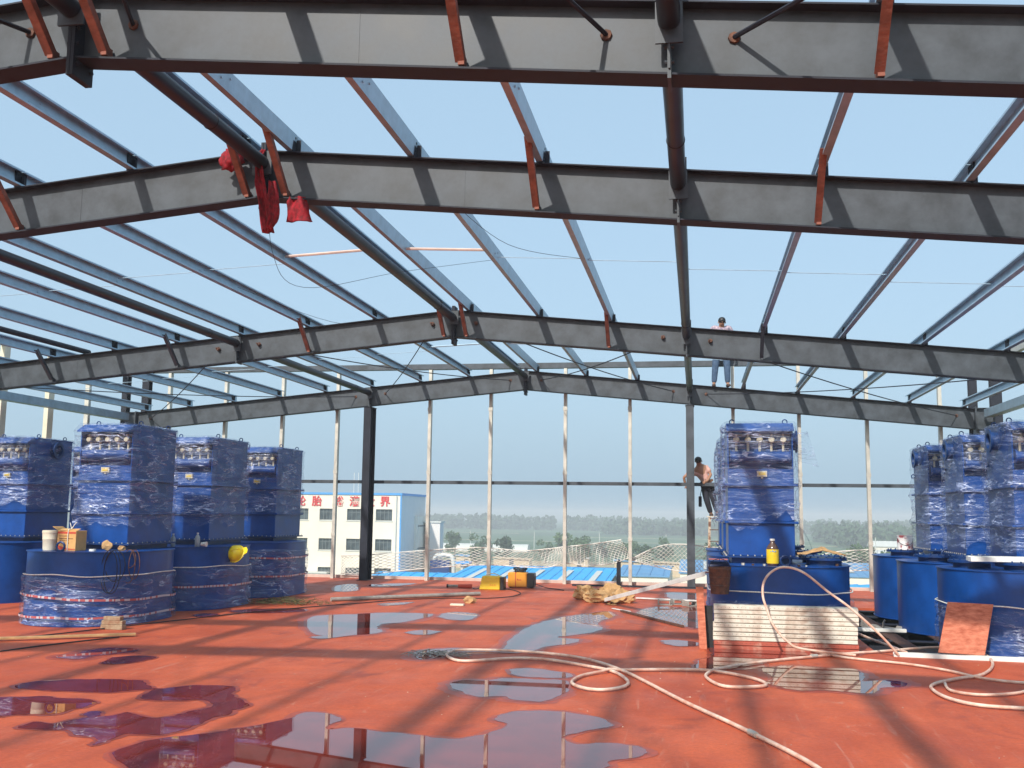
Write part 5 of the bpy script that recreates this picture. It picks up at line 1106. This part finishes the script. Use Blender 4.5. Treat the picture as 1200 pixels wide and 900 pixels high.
# pale blue tower and duct right of it
T = thing('silo_tower', (-35.6, 134, -11), 'slim pale blue tower just right of the cream building', 'tower')
put('shaft', MB().box(-.1, 1.9, 0, 2, 0, 11.3).mesh('shaft', 'bside'), T); put('cap', MB().box(-.25, 2.05, -.15, 2.15, 11.301, 11.5).mesh('cap', 'winframe'), T)
T = thing('ventilation_duct', (-32.2, 130, -11), 'white curved duct over a dark blue machine housing', 'duct')
put('pipe', MB().tube(catmull([(-1.2, 0, 6.2), (-.9, 0, 7.1), (.6, 0, 7.2), (1.3, 0, 6.6), (1.4, 0, 3), (1.4, 0, 0)], 6), .28, 12).mesh('pipe', 'winframe', smooth=True), T)
put('housing', MB().box(-1.5, 1.0, -.8, .8, 3.6, 6.6).mesh('housing', 'bluedark'), T); put('housing_roof', MB().box(1.8, 3.6, -.8, 1, 6.2, 6.5).mesh('housing_roof', 'trimblue'), T); put('stand', MB().box(-1.2, .8, -.6, .6, 0, 3.599).mesh('stand', 'steel'), T); put('leg', MB().box(2.4, 2.7, -.2, .2, 0, 6.19).mesh('leg', 'winframe'), T)
# sheds with blue roofs
def shed(x0, x1, y0, y1, ze_, zr_, rm, wm, label, ridge='y', skyl=0, vents=0):
    T = thing('shed', ((x0 + x1) / 2, y0, -11), label, 'shed', 'blue roofed sheds below'); w = (x1 - x0) / 2; d = y1 - y0; ze_ += 11; zr_ += 11
    put('walls', MB().box(-w + .2, w - .2, .2, d - .2, 0, ze_ - .05).mesh('walls', wm), T)
    b = MB()
    if ridge == 'x':
        for sgn in (0, 1):
            n = max(4, int(w * 2 / 1.2))
            a0, a1 = (0, d / 2) if sgn == 0 else (d / 2, d); za, zb = (ze_, zr_) if sgn == 0 else (zr_, ze_)
            b.add([(-w, a0, za), (w, a0, za), (w, a1, zb), (-w, a1, zb), (-w, a0, za - .12), (w, a0, za - .12), (w, a1, zb - .12), (-w, a1, zb - .12)], [(0, 1, 2, 3), (4, 7, 6, 5), (0, 4, 5, 1), (1, 5, 6, 2), (2, 6, 7, 3), (3, 7, 4, 0)])
            for k in range(n): x = -w + 2 * w * (k + .5) / n; b.bar((x, a0, za + .03), (x, a1, zb + .03), .08, .08)
    else:
        for sgn in (-1, 1):
            b.add([(sgn * w, 0, ze_), (0, 0, zr_), (0, d, zr_), (sgn * w, d, ze_), (sgn * w, 0, ze_ - .12), (0, 0, zr_ - .12), (0, d, zr_ - .12), (sgn * w, d, ze_ - .12)], [(0, 1, 2, 3), (4, 7, 6, 5), (0, 4, 5, 1), (1, 5, 6, 2), (2, 6, 7, 3), (3, 7, 4, 0)])
            n = max(4, int(d / 1.2))
            for k in range(n): y = d * (k + .5) / n; b.bar((sgn * w, y, ze_ + .03), (0, y, zr_ + .03), .08, .08)
        put('gable', MB().add([(-w + .2, .21, ze_ - .2), (w - .2, .21, ze_ - .2), (0, .21, zr_ - .2), (-w + .2, .3, ze_ - .2), (w - .2, .3, ze_ - .2), (0, .3, zr_ - .2)], [(0, 1, 2), (3, 5, 4), (0, 3, 4, 1), (1, 4, 5, 2), (2, 5, 3, 0)]).mesh('gable', wm), T)
    put('roof', b.mesh('roof', rm), T)
    for k in range(skyl):
        if ridge == 'x': t = .25 + .5 * (k % 2); xx = -w + 2 * w * (k + .7) / (skyl + .4); za = ze_ + (zr_ - ze_) * .25; zb = ze_ + (zr_ - ze_) * .85; put('rooflight', MB().add([(xx, d * .12, za + .09), (xx + .7, d * .12, za + .09), (xx + .7, d * .42, zb + .09), (xx, d * .42, zb + .09)], [(0, 1, 2, 3)]).mesh('rooflight', 'winframe'), T)
    return T
shed(-27.5, -9.2, 100, 152, -6.1, -4.75, 'bluer', 'bwall', 'wide low shed with bright blue roof beyond the orange welder', 'x', 5)
shed(-37, -26.5, 108, 128, -6.3, -5.3, 'bluer', 'bside', 'small bright blue roofed shed below the cream building', 'x')
shed(-8.6, -2.9, 112, 134, -4.75, -4.15, 'blueroof2', 'bwall', 'white shed with pale blue hipped roof beside the right column', 'x', 0)
shed(-2.6, 30, 150, 182, -6.4, -5.2, 'blueroof2', 'bwall', 'long pale blue roofed shed behind the middle machine', 'x', 6)
shed(6, 34, 106, 136, -6.8, -5.7, 'bluer', 'bwall', 'bright blue roofed shed at right behind the net', 'x', 3)
shed(34, 62, 120, 160, -7, -6, 'blueroof2', 'bwall', 'pale blue roofed shed at far right', 'x', 3)
rd = random.Random(9)
for k in range(13):
    x = -52 + k * 12 + rd.uniform(-3, 3); y = rd.uniform(212, 268); w = rd.uniform(4, 9); h = rd.uniform(1.7, 2.6)
    T = thing('brick_hut', (x, y, -10.96), 'low tan walled hut among the yards, %s from the left' % (ORD + ['eleventh', 'twelfth', 'thirteenth'])[k], 'hut', 'low tan huts beyond the sheds')
    put('walls', MB().box(-w / 2, w / 2, 0, 4, 0, h).mesh('walls', 'tanwall'), T); put('roof', MB().shear(-w / 2 - .3, h + .5, w / 2 + .3, h + .2, .18, -.4, 4.4).mesh('roof', ['blueroof2', 'tanwall', 'winframe'][k % 3]), T)
    put('door', MB().box(-.5, .5, -.06, -.001, 0, 2).mesh('door', 'steel'), T)
for k, (x, y, l) in enumerate(((-75, 340, 40), (80, 350, 50))):
    b = MB(); n = 12
    for i in range(n): a0, a1 = math.pi * i / n, math.pi * (i + 1) / n; b.add([(-l / 2, -3 * math.cos(a0), 2.4 * math.sin(a0)), (l / 2, -3 * math.cos(a0), 2.4 * math.sin(a0)), (l / 2, -3 * math.cos(a1), 2.4 * math.sin(a1)), (-l / 2, -3 * math.cos(a1), 2.4 * math.sin(a1))], [(0, 1, 2, 3)])
    for sx in (-l / 2, l / 2): b.add([(sx, -3 * math.cos(math.pi * i / n), 2.4 * math.sin(math.pi * i / n)) for i in range(n + 1)], [tuple(range(n + 1))])
    put('greenhouse_tunnel', b.mesh('greenhouse_tunnel', 'winframe'), None, (x, y, -11), label='pale greenhouse tunnel in the fields %s' % ['right of the cream building', 'behind the right machines'][k], cat='greenhouse', group='greenhouse tunnels')
for k, (x, y) in enumerate(((62, 360), (18, 340))):
    T = thing('farm_house', (x, y, -11), ['white farm house below the wooded rise at right', 'white farm house left of the wooded rise'][k], 'house'); put('walls', MB().box(-5, 5, 0, 6, 0, 3.2).mesh('walls', 'bwall'), T)
    put('roof', MB().add([(-5.4, -.4, 3.201), (5.4, -.4, 3.201), (5.4, 6.4, 3.201), (-5.4, 6.4, 3.201), (-5.4, 3, 5), (5.4, 3, 5)], [(0, 1, 5, 4), (2, 3, 4, 5), (1, 2, 5), (3, 0, 4), (0, 3, 2, 1)]).mesh('roof', 'winframe'), T); put('door', MB().box(-.6, .6, -.06, -.001, 0, 2.1).mesh('door', 'steel'), T)
# trees
def leaves(b, c, rad, n, size, rd):
    for _ in range(n):
        while True:
            p = Vector((rd.uniform(-1, 1), rd.uniform(-1, 1), rd.uniform(-1, 1)))
            if .25 < p.length < 1: break
        p = Vector((p.x * rad[0], p.y * rad[1], p.z * rad[2])) + Vector(c)
        a = Vector((rd.gauss(0, 1), rd.gauss(0, 1), rd.gauss(0, 1))).normalized(); e = a.orthogonal().normalized(); s = size * rd.uniform(.6, 1.3)
        b.v += [tuple(p + a * s), tuple(p + e * s * .7), tuple(p - a * s), tuple(p - e * s * .7)]; q = len(b.v); b.f.append((q - 4, q - 3, q - 2, q - 1)); b.mi.append(0)
def tree_meshes(seed):
    rd = random.Random(seed); b = MB(); H_ = 6.5
    for k in range(11):
        a = rd.random() * 6.3; rr = rd.uniform(.3, 2.0); leaves(b, (rr * math.cos(a), rr * math.sin(a), rd.uniform(2.6, 6.2)), (1.3, 1.3, 1.0), 70, .34, rd)
    cr = b.mesh('crown', 'leaf', fixn=False)
    t = MB(); t.tube([(0, 0, 0), (.05, 0, 1.5), (0, .1, 3), (.1, .1, 5)], [.22, .17, .12, .05], 8)
    for k in range(5): a = k * 1.3; t.tube([(0, 0, 1.6 + .5 * k), (1.1 * math.cos(a), 1.1 * math.sin(a), 2.7 + .55 * k)], [.09, .03], 6)
    return cr, t.mesh('trunk', 'bark', smooth=True)
TM = [tree_meshes(s) for s in (1, 2, 3)]
ORDX = ORD + ['eleventh', 'twelfth', 'thirteenth', 'fourteenth', 'fifteenth', 'sixteenth', 'seventeenth', 'eighteenth', 'nineteenth', 'twentieth', 'twenty-first', 'twenty-second', 'twenty-third', 'twenty-fourth', 'twenty-fifth', 'twenty-sixth', 'twenty-seventh', 'twenty-eighth', 'twenty-ninth', 'thirtieth', 'thirty-first', 'thirty-second']
TP = [(-50, 232), (-16, 240), (9, 250), (18, 262), (54, 250), (-26, 232), (80, 240), (-72, 250), (-38, 262), (-34, 266), (-29, 259), (-24, 268), (-20, 262), (-46, 250), (-55, 262), (-12, 230), (4, 236), (14, 222), (30, 210), (33, 214), (36, 209), (40, 216), (44, 212), (48, 220), (27, 218), (-66, 280), (-8, 262), (60, 225), (70, 232), (22, 200)]
for k, (x, y) in enumerate(TP):
    s = rd.uniform(.75, 1.15); T = thing('leafy_tree', (x, y, -10.98), 'bushy green tree beyond the blue sheds, %s of the row counted from the left' % ORDX[sorted(x_ for x_, _ in TP).index(x)], 'tree', 'trees beyond the sheds', rz=rd.random() * 6); T.scale = (s, s, s)
    put('crown', TM[k % 3][0], T); put('trunk', TM[k % 3][1], T)
b = MB(); rd = random.Random(12)
def wood(x0, x1, y0, y1, hmin, hmax, n, gap=None, sz=1.0):
    for _ in range(n):
        x = rd.uniform(x0, x1); y = rd.uniform(y0, y1)
        if gap and any(g0 < x / y * 1000 < g1 for g0, g1 in gap): continue
        h = rd.uniform(hmin, hmax) * (1 + .12 * noise.noise(Vector((x * .02, 0, 0)))); w = rd.uniform(2.2, 4)
        leaves(b, (x, y, -11 + h * .5), (w, w, h * .52), 46, sz, rd)
wood(-900, 900, 770, 850, 9.0, 11.5, 1500, gap=((-136, -126), (-215, -100000), (-54, -50)), sz=1.5)
wood(-60, 60, 640, 700, 8, 10.5, 150, sz=1.3)
wood(60, 330, 420, 560, 7.5, 11.5, 900, sz=1.3)
put('far_wood', b.mesh('far_wood', 'leaf2', fixn=False), kind='stuff', label='long line of distant trees fading into haze', cat='wood')
b = MB()
for x in range(-120, 260, 22): b.tube([(x, 345, -11), (x, 345, -4.5)], .12, 5)
put('field_fence', b.mesh('field_fence', 'winframe'), label='row of pale poles across the fields', cat='poles')

# haze
b = MB(); b.box(-1900, 1900, -60, 2600, -12.0, 8.5)
HZ = bpy.data.materials.new('pale_haze'); HZ.use_nodes = True; N = HZ.node_tree; N.nodes.remove(N.nodes['Principled BSDF'])
pv = N.nodes.new('ShaderNodeVolumePrincipled'); pv.inputs['Density'].default_value = .00125; pv.inputs['Color'].default_value = (.88, .94, .97, 1); pv.inputs['Anisotropy'].default_value = .0
N.links.new(pv.outputs[0], N.nodes['Material Output'].inputs['Volume']); M['haze'] = HZ
put('haze', b.mesh('haze', 'haze'), kind='stuff')
